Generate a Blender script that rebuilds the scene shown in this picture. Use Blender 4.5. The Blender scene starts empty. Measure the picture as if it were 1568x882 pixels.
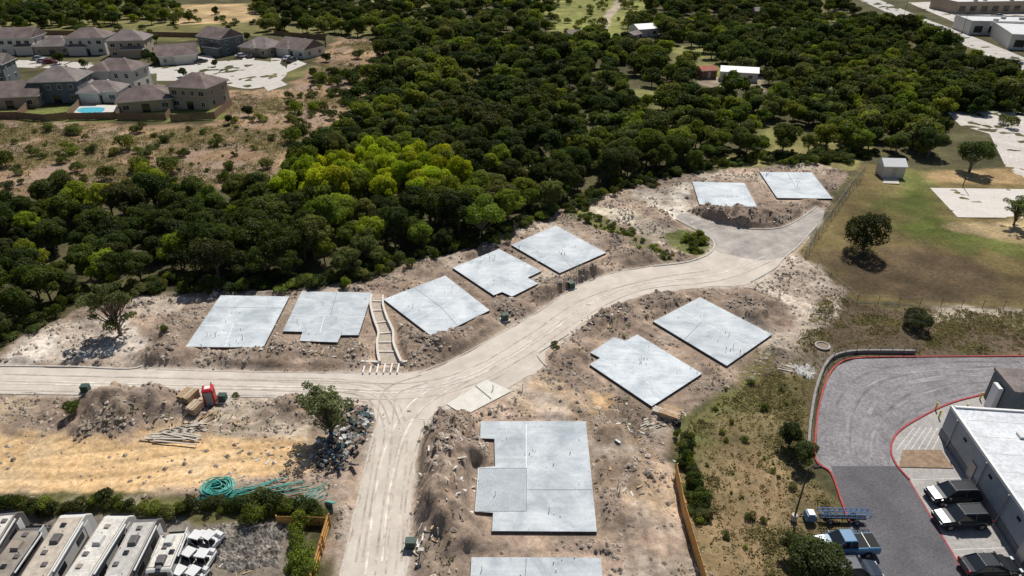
import bpy, math, random
import numpy as np
from mathutils import Vector, Matrix
rng=np.random.default_rng(7); random.seed(7)
sc=bpy.context.scene
# ---------- site survey: plan digitised from an oblique aerial, rectified onto level ground ----------
F=1045.0; CP=math.radians(30); CH=50.0
S_,C_=math.sin(CP),math.cos(CP)
def G(x,y,z=0.0):
    u=(x-784)/F; v=(y-441)/F
    t=(CH-z)/(S_+v*C_)
    return (u*t, t*(C_-v*S_))
def GP(pts,z=0.0): return [G(a,b,z) for a,b in pts]

# ---------- materials ----------
def newmat(name):
    m=bpy.data.materials.new(name); m.use_nodes=True
    nt=m.node_tree; b=nt.nodes['Principled BSDF']
    return m,nt,b
def N(nt,t,**k):
    n=nt.nodes.new(t)
    for a,v in k.items(): setattr(n,a,v)
    return n
def mat(name,col,rough=.85,ns=1.5,amt=.25,detail=6,bump=0.0,spec=.3,metal=0,ns2=None,coat=0,obj=False,dist=.05):
    m,nt,b=newmat(name); L=nt.links
    tc=N(nt,'ShaderNodeTexCoord') if obj else N(nt,'ShaderNodeNewGeometry')
    co=tc.outputs['Object'] if obj else tc.outputs['Position']
    n=N(nt,'ShaderNodeTexNoise'); n.inputs['Scale'].default_value=ns; n.inputs['Detail'].default_value=detail
    n.inputs['Roughness'].default_value=.65
    L.new(co,n.inputs['Vector'])
    mr=N(nt,'ShaderNodeMapRange'); mr.inputs['From Min'].default_value=.3; mr.inputs['From Max'].default_value=.7
    mr.inputs['To Min'].default_value=1-amt; mr.inputs['To Max'].default_value=1+amt
    L.new(n.outputs['Fac'],mr.inputs['Value'])
    val=mr.outputs['Result']
    if ns2:
        n2=N(nt,'ShaderNodeTexNoise'); n2.inputs['Scale'].default_value=ns2; n2.inputs['Detail'].default_value=3
        L.new(co,n2.inputs['Vector'])
        m2=N(nt,'ShaderNodeMapRange'); m2.inputs['From Min'].default_value=.35; m2.inputs['From Max'].default_value=.65
        m2.inputs['To Min'].default_value=1-amt*.8; m2.inputs['To Max'].default_value=1+amt*.8
        L.new(n2.outputs['Fac'],m2.inputs['Value'])
        mm=N(nt,'ShaderNodeMath',operation='MULTIPLY'); L.new(val,mm.inputs[0]); L.new(m2.outputs['Result'],mm.inputs[1]); val=mm.outputs[0]
    vm=N(nt,'ShaderNodeVectorMath',operation='SCALE'); vm.inputs[0].default_value=col
    L.new(val,vm.inputs['Scale']); L.new(vm.outputs[0],b.inputs['Base Color'])
    b.inputs['Roughness'].default_value=rough; b.inputs['Metallic'].default_value=metal
    b.inputs['Specular IOR Level'].default_value=spec; b.inputs['Coat Weight'].default_value=coat
    if bump:
        bp=N(nt,'ShaderNodeBump'); bp.inputs['Strength'].default_value=bump; bp.inputs['Distance'].default_value=dist
        L.new(n.outputs['Fac'],bp.inputs['Height']); L.new(bp.outputs[0],b.inputs['Normal'])
    return m
def leafmat():
    m,nt,b=newmat('foliage'); L=nt.links
    oi=N(nt,'ShaderNodeObjectInfo'); at=N(nt,'ShaderNodeAttribute',attribute_name='lv')
    mr=N(nt,'ShaderNodeMapRange'); mr.inputs['To Min'].default_value=.5; mr.inputs['To Max'].default_value=1.75
    L.new(at.outputs['Fac'],mr.inputs['Value'])
    vm=N(nt,'ShaderNodeVectorMath',operation='SCALE'); L.new(oi.outputs['Color'],vm.inputs[0]); L.new(mr.outputs['Result'],vm.inputs['Scale'])
    d=N(nt,'ShaderNodeBsdfDiffuse'); t=N(nt,'ShaderNodeBsdfTranslucent'); g=N(nt,'ShaderNodeBsdfGlossy')
    g.inputs['Roughness'].default_value=.5; g.inputs['Color'].default_value=(.6,.65,.6,1)
    vy=N(nt,'ShaderNodeVectorMath',operation='MULTIPLY'); vy.inputs[1].default_value=(1.3,1.3,.4); L.new(vm.outputs[0],vy.inputs[0])
    L.new(vm.outputs[0],d.inputs['Color']); L.new(vy.outputs[0],t.inputs['Color'])
    mx=N(nt,'ShaderNodeMixShader'); mx.inputs[0].default_value=.42; L.new(d.outputs[0],mx.inputs[1]); L.new(t.outputs[0],mx.inputs[2])
    m2=N(nt,'ShaderNodeMixShader'); m2.inputs[0].default_value=.02; L.new(mx.outputs[0],m2.inputs[1]); L.new(g.outputs[0],m2.inputs[2])
    L.new(m2.outputs[0],nt.nodes['Material Output'].inputs['Surface'])
    return m
M_LEAF=leafmat()
def blademat(name,c,tc=.5,ns=.5):
    m,nt,b=newmat(name); L=nt.links
    g=N(nt,'ShaderNodeNewGeometry'); n=N(nt,'ShaderNodeTexNoise'); n.inputs['Scale'].default_value=ns; n.inputs['Detail'].default_value=5; L.new(g.outputs['Position'],n.inputs[0])
    mr=N(nt,'ShaderNodeMapRange'); mr.inputs['From Min'].default_value=.3; mr.inputs['From Max'].default_value=.7; mr.inputs['To Min'].default_value=.6; mr.inputs['To Max'].default_value=1.4; L.new(n.outputs['Fac'],mr.inputs[0])
    vm=N(nt,'ShaderNodeVectorMath',operation='SCALE'); vm.inputs[0].default_value=c; L.new(mr.outputs[0],vm.inputs['Scale'])
    d=N(nt,'ShaderNodeBsdfDiffuse'); t=N(nt,'ShaderNodeBsdfTranslucent'); L.new(vm.outputs[0],d.inputs[0]); L.new(vm.outputs[0],t.inputs[0])
    mx=N(nt,'ShaderNodeMixShader'); mx.inputs[0].default_value=tc; L.new(d.outputs[0],mx.inputs[1]); L.new(t.outputs[0],mx.inputs[2])
    L.new(mx.outputs[0],nt.nodes['Material Output'].inputs['Surface']); return m
M_BARK=mat('bark',(.16,.13,.095),.95,6,.4)
def slabmat():
    m,nt,b=newmat('fresh_concrete'); L=nt.links
    g=N(nt,'ShaderNodeNewGeometry')
    n1=N(nt,'ShaderNodeTexNoise'); n1.inputs['Scale'].default_value=.27; n1.inputs['Detail'].default_value=9; n1.inputs['Roughness'].default_value=.66; n1.inputs['Distortion'].default_value=.7
    n2=N(nt,'ShaderNodeTexNoise'); n2.inputs['Scale'].default_value=3; n2.inputs['Detail'].default_value=8; n2.inputs['Roughness'].default_value=.75
    mp=N(nt,'ShaderNodeMapping'); mp.inputs['Rotation'].default_value=(0,0,.75); mp.inputs['Scale'].default_value=(.35,2.2,1); L.new(g.outputs['Position'],mp.inputs[0])
    n4=N(nt,'ShaderNodeTexNoise'); n4.inputs['Scale'].default_value=1; n4.inputs['Detail'].default_value=4; L.new(mp.outputs[0],n4.inputs['Vector'])
    L.new(g.outputs['Position'],n1.inputs['Vector']); L.new(g.outputs['Position'],n2.inputs['Vector'])
    oi=N(nt,'ShaderNodeObjectInfo')
    cr=N(nt,'ShaderNodeValToRGB'); e=cr.color_ramp.elements
    e[0].position=.33; e[0].color=(.33,.375,.41,1); e[1].position=.67; e[1].color=(.60,.635,.66,1)
    x=e.new(.5); x.color=(.475,.515,.545,1)
    L.new(n1.outputs['Fac'],cr.inputs[0])
    mr=N(nt,'ShaderNodeMapRange'); mr.inputs['From Min'].default_value=.25; mr.inputs['From Max'].default_value=.75; mr.inputs['To Min'].default_value=.84; mr.inputs['To Max'].default_value=1.12; L.new(n2.outputs['Fac'],mr.inputs[0])
    m4=N(nt,'ShaderNodeMapRange'); m4.inputs['From Min'].default_value=.3; m4.inputs['From Max'].default_value=.7; m4.inputs['To Min'].default_value=.92; m4.inputs['To Max'].default_value=1.08; L.new(n4.outputs['Fac'],m4.inputs[0])
    m3=N(nt,'ShaderNodeMapRange'); m3.inputs['To Min'].default_value=.95; m3.inputs['To Max'].default_value=1.14; L.new(oi.outputs['Random'],m3.inputs[0])
    mm=N(nt,'ShaderNodeMath',operation='MULTIPLY'); L.new(mr.outputs[0],mm.inputs[0]); L.new(m3.outputs[0],mm.inputs[1])
    m5=N(nt,'ShaderNodeMath',operation='MULTIPLY'); L.new(mm.outputs[0],m5.inputs[0]); L.new(m4.outputs[0],m5.inputs[1])
    vm=N(nt,'ShaderNodeVectorMath',operation='SCALE'); L.new(cr.outputs[0],vm.inputs[0]); L.new(m5.outputs[0],vm.inputs['Scale'])
    L.new(vm.outputs[0],b.inputs['Base Color']); b.inputs['Roughness'].default_value=.75; b.inputs['Specular IOR Level'].default_value=.3
    return m
M_SLAB=slabmat()
M_FORM=mat('slab_edge',(.09,.08,.075),.9,3,.4)
M_JOINT=mat('joint',(.20,.215,.225),.9,3,.3)
M_JOINTL=mat('joint_light',(.74,.76,.77),.9,3,.1)
M_WHITE=mat('white_paint',(.72,.72,.71),.5,2,.08)
M_PVC=mat('pipe_stub',(.75,.75,.73),.5,2,.1)
M_DARK=mat('dark_rubber',(.02,.02,.022),.8,4,.2)
M_GLASS=mat('dark_glass',(.02,.025,.03),.08,1,.1,spec=.6)
M_STEEL=mat('steel',(.35,.35,.36),.45,3,.15,metal=.6)
M_GREEN=mat('utility_green',(.045,.085,.07),.5,3,.2)
M_RED=mat('red_plastic',(.50,.03,.04),.45,3,.15)
M_REDKERB=mat('red_kerb_paint',(.36,.045,.05),.7,3,.35)
M_KERB=mat('kerb_concrete',(.50,.46,.41),.9,2,.25)
M_WOODF=mat('cedar_fence',(.55,.31,.10),.8,4,.35)
M_WOODB=mat('weathered_fence',(.22,.14,.09),.85,3,.3)
M_LUMBER=mat('lumber',(.42,.29,.17),.8,3,.3)
M_LUMBERW=mat('grey_lumber',(.50,.45,.38),.8,3,.3)
M_TEAL=mat('teal_pipe',(.09,.40,.34),.5,3,.3)
M_ROOF=mat('shingles',(.17,.13,.12),.9,2.5,.3,ns2=.3)
M_ROOF2=mat('shingles_grey',(.20,.17,.16),.9,2.5,.3,ns2=.3)
M_TAN=mat('wall_tan',(.40,.32,.24),.9,2,.15)
M_GREYW=mat('wall_greyblue',(.14,.16,.17),.9,2,.15)
M_CREAM=mat('wall_cream',(.60,.57,.52),.9,2,.12)
M_BRICK=mat('wall_brick',(.24,.13,.09),.9,5,.35)
M_BLDG=mat('building_wall',(.32,.345,.375),.8,1,.12)
M_MEMB=mat('roof_membrane',(.60,.62,.65),.7,.5,.16,ns2=3)
M_WATER=mat('pool_water',(.10,.50,.62),.1,2,.1,spec=.5)
M_BLUE=mat('blue_steel',(.03,.15,.36),.4,3,.15)

# ---------- mesh builder ----------
class MB:
    def __init__(s): s.v=[];s.f=[];s.m=[];s.mats=[]
    def mi(s,m):
        if m not in s.mats: s.mats.append(m)
        return s.mats.index(m)
    def add(s,vs,fs,m):
        o=len(s.v); s.v.extend([tuple(v) for v in vs]); k=s.mi(m)
        for f in fs: s.f.append([i+o for i in f]); s.m.append(k)
    def box(s,c,sz,m,rz=0,tx=1,ty=1,R=None):
        x,y,z=sz[0]/2,sz[1]/2,sz[2]/2
        vs=[(-x,-y,-z),(x,-y,-z),(x,y,-z),(-x,y,-z),(-x*tx,-y*ty,z),(x*tx,-y*ty,z),(x*tx,y*ty,z),(-x*tx,y*ty,z)]
        M=R if R is not None else Matrix.Rotation(rz,3,'Z')
        vs=[M@Vector(v)+Vector(c) for v in vs]
        s.add(vs,[(0,3,2,1),(4,5,6,7),(0,1,5,4),(1,2,6,5),(2,3,7,6),(3,0,4,7)],m)
    def prism(s,poly,z0,z1,mt,ms=None):
        ar=sum(poly[i][0]*poly[(i+1)%len(poly)][1]-poly[(i+1)%len(poly)][0]*poly[i][1] for i in range(len(poly)))
        if ar<0: poly=poly[::-1]
        n=len(poly); s.add([(a,b,z1) for a,b in poly],[list(range(n))],mt)
        s.add([(a,b,z0) for a,b in poly]+[(a,b,z1) for a,b in poly],[(i,(i+1)%n,(i+1)%n+n,i+n) for i in range(n)],ms or mt)
    def cyl(s,p0,p1,r0,r1,m,n=8,cap=True):
        p0=Vector(p0);p1=Vector(p1);d=(p1-p0)
        if d.length<1e-6:return
        q=d.to_track_quat('Z','Y')
        vs=[]
        for p,r in((p0,r0),(p1,r1)):
            for i in range(n):
                a=2*math.pi*i/n; vs.append(p+q@Vector((r*math.cos(a),r*math.sin(a),0)))
        fs=[(i,(i+1)%n,(i+1)%n+n,i+n) for i in range(n)]
        if cap: fs+= [list(range(n))[::-1],list(range(n,2*n))]
        s.add(vs,fs,m)
    def tube(s,pts,r,m,n=6):
        for a,b in zip(pts[:-1],pts[1:]): s.cyl(a,b,r,r,m,n)
    def build(s,name,parent=None,loc=None,rz=0,bevel=0,smooth=False):
        me=bpy.data.meshes.new(name); me.from_pydata(s.v,[],s.f)
        for m in s.mats: me.materials.append(m)
        me.polygons.foreach_set('material_index',s.m); me.update()
        if smooth: me.polygons.foreach_set('use_smooth',[True]*len(s.f))
        ob=bpy.data.objects.new(name,me); sc.collection.objects.link(ob)
        if loc is not None: ob.location=loc
        ob.rotation_euler[2]=rz
        if parent: ob.parent=parent
        if bevel:
            b=ob.modifiers.new('bev','BEVEL'); b.width=bevel; b.segments=2; b.limit_method='ANGLE'
        return ob
def empty(name,loc=(0,0,0),rz=0):
    e=bpy.data.objects.new(name,None); sc.collection.objects.link(e); e.location=loc; e.rotation_euler[2]=rz; e.empty_display_size=.5
    return e
def npmesh(name,v,f,mats,midx=None,smooth=False):
    me=bpy.data.meshes.new(name); nv=len(v); nf=len(f); k=f.shape[1]
    me.vertices.add(nv); me.vertices.foreach_set('co',v.astype(np.float32).ravel())
    me.loops.add(nf*k); me.loops.foreach_set('vertex_index',f.astype(np.int32).ravel())
    me.polygons.add(nf); me.polygons.foreach_set('loop_start',(np.arange(nf)*k).astype(np.int32)); me.polygons.foreach_set('loop_total',np.full(nf,k,np.int32))
    for m in mats: me.materials.append(m)
    if midx is not None: me.polygons.foreach_set('material_index',midx.astype(np.int32))
    me.polygons.foreach_set('use_smooth',np.full(nf,smooth))
    me.update(calc_edges=True); me.validate()
    return me
def catmull(p,n=8,closed=False):
    p=[np.array(q,float) for q in p]; out=[]
    P=[p[-1]]+p+[p[0],p[1]] if closed else [2*p[0]-p[1]]+p+[2*p[-1]-p[-2]]
    for i in range(1,len(P)-2):
        a,b,c,d=P[i-1:i+3]
        for k in range(n):
            t=k/n; out.append(.5*((2*b)+(-a+c)*t+(2*a-5*b+4*c-d)*t*t+(-a+3*b-3*c+d)*t**3))
    if not closed: out.append(p[-1])
    return [tuple(q) for q in out]
def resample(p,n):
    p=np.array(p,float); d=np.r_[0,np.cumsum(np.hypot(*np.diff(p,axis=0).T))]; t=np.linspace(0,d[-1],n)
    return np.c_[np.interp(t,d,p[:,0]),np.interp(t,d,p[:,1])]
# ---------- noise ----------
LAT=rng.random((256,256))
def vn(x,y,s,seed=0):
    x=x/s+seed*17.3; y=y/s+seed*31.7
    xi=np.floor(x).astype(int); yi=np.floor(y).astype(int); fx=x-xi; fy=y-yi
    fx=fx*fx*(3-2*fx); fy=fy*fy*(3-2*fy)
    a=LAT[xi%256,yi%256];b=LAT[(xi+1)%256,yi%256];c=LAT[xi%256,(yi+1)%256];d=LAT[(xi+1)%256,(yi+1)%256]
    return (a*(1-fx)+b*fx)*(1-fy)+(c*(1-fx)+d*fx)*fy
def fbm(x,y,s,o=4,seed=0):
    r=0;t=0;am=1
    for k in range(o): r=r+am*vn(x,y,s/2**k,seed+k*3); t+=am; am*=.55
    return r/t
def sdf(poly,x,y):
    P=np.array(poly); d=np.full(x.shape,1e18); ins=np.zeros(x.shape,bool)
    for i in range(len(P)):
        a=P[i];b=P[(i+1)%len(P)]; e=b-a; L=max(e@e,1e-9)
        t=np.clip(((x-a[0])*e[0]+(y-a[1])*e[1])/L,0,1)
        d=np.minimum(d,(x-a[0]-t*e[0])**2+(y-a[1]-t*e[1])**2)
        if abs(e[1])>1e-9:
            c=((a[1]>y)!=(b[1]>y))&(x<(e[0])*(y-a[1])/e[1]+a[0]); ins^=c
    d=np.sqrt(d); return np.where(ins,d,-d)
def linedist(P,x,y):
    d=np.full(x.shape,1e18)
    for a,b in zip(P[:-1],P[1:]):
        ex,ey=b[0]-a[0],b[1]-a[1]; L=max(ex*ex+ey*ey,1e-9)
        t=np.clip(((x-a[0])*ex+(y-a[1])*ey)/L,0,1); d=np.minimum(d,(x-a[0]-t*ex)**2+(y-a[1]-t*ey)**2)
    return np.sqrt(d)
def ss(v): v=np.clip(v,0,1); return v*v*(3-2*v)

# ---------- plan data ----------
ROAD_UP=[(-60,560),(0,562),(110,563),(215,565),(400,570),(550,571),(620,572),(660,566),(705,546),(760,515),(825,478),(880,441),(935,420),(1000,408),(1050,402),(1084,390),(1094,376),(1086,364),(1062,350),(1035,336)]
ROAD_LO=[(-60,602),(0,602),(150,604),(300,606),(480,609),(560,616),(640,640),(705,622),(775,598),(830,560),(838,535),(870,512),(920,478),(975,455),(1020,446),(1090,440),(1150,432),(1185,412),(1200,395),(1215,382)]
ROADB_L=[(556,575),(575,625),(574,660),(560,715),(543,790),(522,880),(500,985)]
ROADB_R=[(700,590),(668,635),(648,660),(636,700),(628,780),(620,880),(612,985)]
HAM=[(1035,335),(1050,327),(1100,343),(1150,352),(1195,350),(1225,336),(1250,318),(1262,325),(1252,346),(1222,376),(1198,394),(1160,398),(1125,392),(1096,384),(1086,366),(1062,352)]
roadA_up=catmull(GP(ROAD_UP)); roadA_lo=catmull(GP(ROAD_LO))
roadB_l=catmull(GP(ROADB_L)); roadB_r=catmull(GP(ROADB_R))
ham=catmull(GP(HAM),4,True)
polyA=roadA_up+roadA_lo[::-1]; polyB=roadB_l+roadB_r[::-1]
SLABS=[
 ([(338,452),(443,454),(403,532),(284,531)],[((311,494),(424,497),1),((357,496),(345,531),1),((325,470),(434,472),0)]),
 ([(462,446),(570,448),(549,513),(522,513),(517,524),(459,522),(463,508),(433,507)],[((447,482),(560,485),1),((497,483),(490,509),1),((516,448),(506,483),0)]),
 ([(682,422),(750,475),(664,517),(587,458)],[((632,491),(718,449),1),((675,470),(700,498),0),((634,440),(675,470),0)]),
 ([(764,381),(829,415),(808,425),(824,434),(784,454),(769,447),(756,452),(693,410)],[((733,437),(806,402),1),((770,420),(800,440),1)]),
 ([(851,345),(928,387),(857,418),(783,375)],[((822,400),(893,368),1),((855,384),(875,410),0)]),
 ([(1060,278),(1140,280),(1159,316),(1130,317),(1131,322),(1096,321),(1092,314),(1071,313)],[((1068,297),(1149,298),1),((1110,298),(1116,320),1)]),
 ([(1163,263),(1243,264),(1275,304),(1190,303)],[((1176,283),(1259,284),1),((1205,264),(1217,284),0)]),
 ([(1072,455),(1182,512),(1113,560),(1000,492)],[((1040,473),(1150,534),1),((1075,492),(1048,520),0)]),
 ([(976,512),(1075,572),(998,622),(903,558),(919,548),(904,540),(940,516),(957,522)],[((919,548),(1035,598),1),((952,524),(990,548),1)]),
 ([(736,645),(897,645),(914,814),(753,813),(755,785),(727,783),(732,716),(758,714),(757,672),(735,671)],[((806,716),(806,783),0),((733,783),(806,783),0),((733,717),(806,717),0),((806,650),(806,716),1),((806,750),(906,750),0)]),
 ([(722,853),(920,854),(928,960),(716,960)],[((806,855),(803,900),0)]),
]
slabW=[GP(s[0],.32) for s in SLABS]
LOT=[(1290,775),(1272,725),(1250,704),(1251,650),(1258,610),(1268,580),(1282,560),(1310,550),(1400,548),(1568,547),(1760,546),(1900,900),(1900,1050),(1380,1050),(1335,900)]
lotW=GP(LOT)
PAD=[(745,582),(783,600),(712,637),(684,620)]
FLA=[(570,455),(568,470),(573,492),(580,512),(578,528),(579,545),(582,558)]
FLB=[(587,456),(587,470),(593,490),(602,510),(603,528),(609,545),(615,558)]
SITE=[(-80,590),(0,548),(30,520),(80,490),(140,470),(300,447),(430,442),(560,440),(600,420),(640,400),(700,388),(780,350),(850,325),(930,300),(960,285),(1050,268),(1160,255),(1250,252),(1295,262),(1232,388),(1290,450),(1270,500),(1200,545),(1110,600),(1045,645),(1028,690),(1045,780),(1075,882),(1095,1000),(500,1000),(515,880),(500,775),(250,765),(0,768),(-80,768)]
FIELD=[(-300,300),(-300,150),(250,195),(330,190),(350,140),(440,135),(480,100),(520,58),(600,58),(590,100),(540,160),(520,185),(440,235),(430,290),(330,290),(0,300)]
SAND=[(-80,650),(60,662),(150,665),(300,665),(430,668),(485,672),(478,722),(330,748),(150,760),(-80,766)]
SLOPE=[(1262,430),(1312,464),(1568,472),(1800,480),(1800,547),(1568,546),(1400,545),(1290,548),(1262,570),(1245,640),(1246,705),(1290,780),(1330,900),(1400,1050),(1090,1050),(1078,882),(1045,780),(1030,690),(1050,640),(1120,595),(1200,545)]
REG=[ # poly, colour, soft m, warp m
 (FIELD,(.29,.20,.125),3,4),
 ([(-300,60),(-300,28),(600,10),(620,62),(480,52),(300,60)],(.16,.15,.06),4,4),
 ([(262,8),(380,5),(395,34),(270,38)],(.42,.31,.17),3,3),
 ([(25,170),(120,160),(200,160),(340,165),(350,182),(250,186),(25,188)],(.17,.19,.06),1,1.5),
 ([(840,60),(860,-15),(1010,-20),(960,60)],(.22,.23,.075),4,6),
 ([(910,45),(925,25),(945,0),(970,-20),(985,-20),(955,5),(935,30),(930,48)],(.42,.36,.27),1.5,2),
 ([(1060,130),(1080,118),(1170,118),(1170,140)],(.36,.30,.22),2,2),
 ([(1420,175),(1440,120),(1700,110),(1700,176)],(.10,.11,.04),3,3),
 ([(1040,262),(1180,225),(1300,200),(1340,230),(1300,262),(1160,258)],(.24,.22,.09),2,3),
 (SITE,(.345,.268,.208),1.5,2.5),
 ([(1220,388),(1325,250),(1420,262),(1568,258),(1800,256),(1900,480),(1568,472),(1312,464),(1260,430)],(.17,.135,.06),1,1.5),
 ([(1340,300),(1420,285),(1470,345),(1530,360),(1568,390),(1480,385),(1380,350)],(.10,.122,.03),8,6),
 ([(1370,262),(1440,262),(1440,285),(1380,290)],(.13,.145,.045),4,3),
 ([(1420,262),(1600,256),(1600,285),(1430,280)],(.38,.27,.14),3,3),
 ([(1450,345),(1620,335),(1620,370),(1500,360)],(.36,.28,.16),4,4),
 ([(1250,395),(1350,380),(1420,380),(1500,405),(1568,425),(1568,462),(1320,455)],(.115,.085,.05),6,5),
 (SLOPE,(.185,.15,.078),1.5,2.5),
 ([(1262,440),(1330,470),(1568,480),(1800,490),(1800,545),(1568,544),(1290,546),(1250,560),(1215,560),(1240,500)],(.125,.095,.066),2,3),
 ([(1440,474),(1568,473),(1800,474),(1800,498),(1568,496),(1430,492)],(.40,.35,.28),1.2,2),
 ([(1190,520),(1240,540),(1245,600),(1210,620),(1150,620),(1150,570)],(.15,.13,.058),3,3),
 ([(1110,700),(1200,690),(1240,740),(1200,860),(1110,900)],(.35,.255,.145),5,5),
 ([(1040,640),(1110,600),(1150,590),(1120,650),(1060,700),(1040,700)],(.15,.16,.06),3,3),
 (SAND,(.72,.50,.27),2.5,3),
 ([(330,610),(480,612),(470,665),(330,665),(300,640)],(.58,.49,.38),1.5,2.5),
 ([(-80,612),(60,612),(60,655),(-80,655)],(.56,.45,.31),1.5,2.5),
 ([(20,545),(80,495),(170,490),(235,520),(215,548),(100,556),(20,560)],(.62,.56,.49),1.5,2.5),
 ([(970,292),(1055,283),(1065,325),(1040,345),(1000,325)],(.60,.55,.47),1.2,2.5),
 ([(900,318),(960,318),(1040,352),(1020,376),(960,352)],(.46,.42,.33),1.2,2),
 ([(1020,360),(1060,350),(1088,362),(1088,380),(1065,395),(1030,390)],(.13,.145,.05),.8,2),
 ([(880,318),(930,335),(1000,375),(1040,398),(1010,398),(940,365),(870,330)],(.16,.16,.06),.8,1.5),
 ([(1180,400),(1220,388),(1285,455),(1285,475),(1250,500),(1200,470),(1150,440)],(.54,.47,.39),1.5,3),
 ([(780,600),(850,575),(900,600),(960,640),(1010,700),(1030,790),(960,780),(930,700),(910,640),(800,640)],(.46,.35,.245),2.5,3),
 ([(880,585),(940,605),(975,650),(900,640)],(.62,.44,.25),2,2.5),
 ([(1190,530),(1255,500),(1290,545),(1250,570),(1200,570)],(.20,.165,.125),1.2,2),
 ([(500,620),(580,630),(575,700),(520,720),(470,700)],(.26,.21,.165),1,1.5),
 ([(290,790),(470,790),(460,882),(420,1000),(230,1000)],(.24,.205,.165),1.2,2),
 ([(-80,770),(300,788),(230,1000),(-200,1000)],(.22,.20,.175),1,1.5),
 ([(-80,752),(250,758),(500,770),(500,800),(250,792),(-80,778)],(.12,.115,.05),.8,1.2),
]
MOUNDS=[(155,622,3.0,.9),(200,628,3.8,1.5),(240,622,3,1.2),(265,632,2.4,.8),(445,618,3,.9),(475,640,1.8,.7),(165,650,2,.4),
 (668,640,2.2,.8),(690,662,3.0,1.3),(700,690,3.2,1.5),(712,720,2.2,1.1),(675,735,3.2,1.1),(690,765,3,1.5),(660,790,2,.8),(690,805,3,1.1),(655,700,2,.7),(700,840,2,.7),
 (640,535,3.0,1.0),(690,525,3,1.0),(735,500,2.2,.9),(625,505,1.8,.7),(545,540,1.5,.6),(370,545,4,.6),(280,543,3,.8),(260,512,2.4,.9),(245,548,2.4,.7),(450,540,3,.7),(520,545,2.5,.7),(420,545,2,.5),
 (860,440,2.6,1.2),(900,424,2.6,1.4),(830,455,2.2,1.0),(790,470,2,.8),(960,398,2.6,1.1),(990,395,2,1.0),(940,372,2.5,.8),
 (880,545,2.2,.8),(850,560,1.8,.5),(880,510,2.6,.6),(910,490,3.2,1.0),(950,485,3,.9),(1010,462,3,1.0),(1150,465,3,1.0),(1160,490,2.5,.9),(1180,475,2,.7),
 (1100,335,3.8,1.3),(1140,338,3.8,1.5),(1175,335,3,1.2),(1210,325,2.8,1.0),(1240,312,2.2,.7),(1075,325,2,.6),(935,665,1.8,.6),(960,720,2,.6),(940,800,2.8,.7),(1090,580,2,.5),(880,600,2,.3),(1120,350,2,.5),(1020,315,1.8,.5),
 (725,392,2,.6),(645,418,2,.6),(545,450,1.5,.4)]
# ---------- ground ----------
def axis(a,b,st,g,lim,g2):
    c=list(np.arange(a,b,st)); s=st
    hi=[];x=c[-1]
    while x<4000:
        s*= g if x-b<lim else g2
        x+=s; hi.append(x)
    lo=[];x=a;s=st
    while x>-3000:
        s*= g if a-x<lim else g2
        x-=s; lo.append(x)
    return np.array(lo[::-1]+c+hi)
AX=axis(-72,66,.3,1.02,260,1.25)
c=list(np.arange(28,135,.3)); x=c[-1]; s=.3
while x<4000:
    s*=1.0105 if x<430 else 1.25
    x+=s; c.append(x)
lo=[];x=28;s=.3
while x>-400: s*=1.3; x-=s; lo.append(x)
AY=np.array(lo[::-1]+c)
X,Y=np.meshgrid(AX,AY); sh=X.shape; x=X.ravel(); y=Y.ravel()
col=np.zeros((len(x),3)); col[:]=(.085,.08,.04)
gp=ss((vn(x,y,22,77)-.72)/.15)[:,None]; gy=ss((y-115)/40)[:,None]; gp=gp*gy
col=col*(1-gp)+np.array((.19,.19,.07))*gp
n8=fbm(x,y,9,4,1)
col*= (.7+.7*n8)[:,None]
wx=(fbm(x,y,5,4,5)-.5)*2; 
for poly,cc,soft,wa in REG:
    P=GP(poly); d=sdf(P,x,y)+wx*wa
    w=ss(d/soft+.5)[:,None]; col=col*(1-w)+np.array(cc)*w
siteD=sdf(GP(SITE),x,y)
sandD=sdf(GP(SAND),x,y)
dA=sdf(polyA,x,y); dB=sdf(polyB,x,y); dH=sdf(ham,x,y); dR=np.maximum(np.maximum(dA,dB),dH)
dS=np.full(len(x),-1e9)
for p in slabW: dS=np.maximum(dS,sdf(p,x,y))
dP=np.maximum(sdf(GP(PAD),x,y),sdf(GP(FLA+FLB[::-1]),x,y)); dL=sdf(lotW,x,y)
sw=ss((siteD+wx*2.0)/2+.5)
sandw=ss((sandD+wx*2)/3+.5)
nA=fbm(x,y,7,5,11); nB=fbm(x,y,2.2,4,23)
mot=(.38+1.24*nA)*(.62+.76*nB)
mot=1+(mot-1)*(1-.72*sandw)
col=col*(1-sw[:,None])+col*(mot**1.25)[:,None]*sw[:,None]
pale=ss((fbm(x,y,8,4,31)-.53)/.12)*sw*.6*(1-sandw)
col=col*(1-pale[:,None])+np.array((.55,.485,.41))*pale[:,None]
brn=ss((fbm(x,y,6,4,37)-.52)/.12)*sw*.5*(1-sandw)
col=col*(1-brn[:,None])+np.array((.25,.19,.145))*brn[:,None]
flat=ss((-np.maximum(np.maximum(dR,dS),np.maximum(dP,dL)))/1.3)
hm=np.zeros(len(x)); mf=fbm(x,y,1.5,4,91)
for a,b,r_,hh in MOUNDS:
    gx,gy_=G(a,b); d2=((x-gx)**2+((y-gy_))**2)/(r_*r_)*1.2
    hm+=hh*1.2*np.exp(-d2)
mw=ss(hm/.7)*flat
mc=(mw*.75)[:,None]; col=col*(1-mc)+np.array((.29,.225,.175))*mc*(.55+.9*mf)[:,None]
st=fbm(x*.10+y*.02,y*1.0,1.0,3,41); sp=((st-.5)*.5*sandw)
col*= (1+sp)[:,None]
ws=ss((fbm(x,y,6,3,44)-.5)/.2)*sandw*.45
col=col*(1-ws[:,None])+np.array((.80,.64,.42))*ws[:,None]
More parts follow.
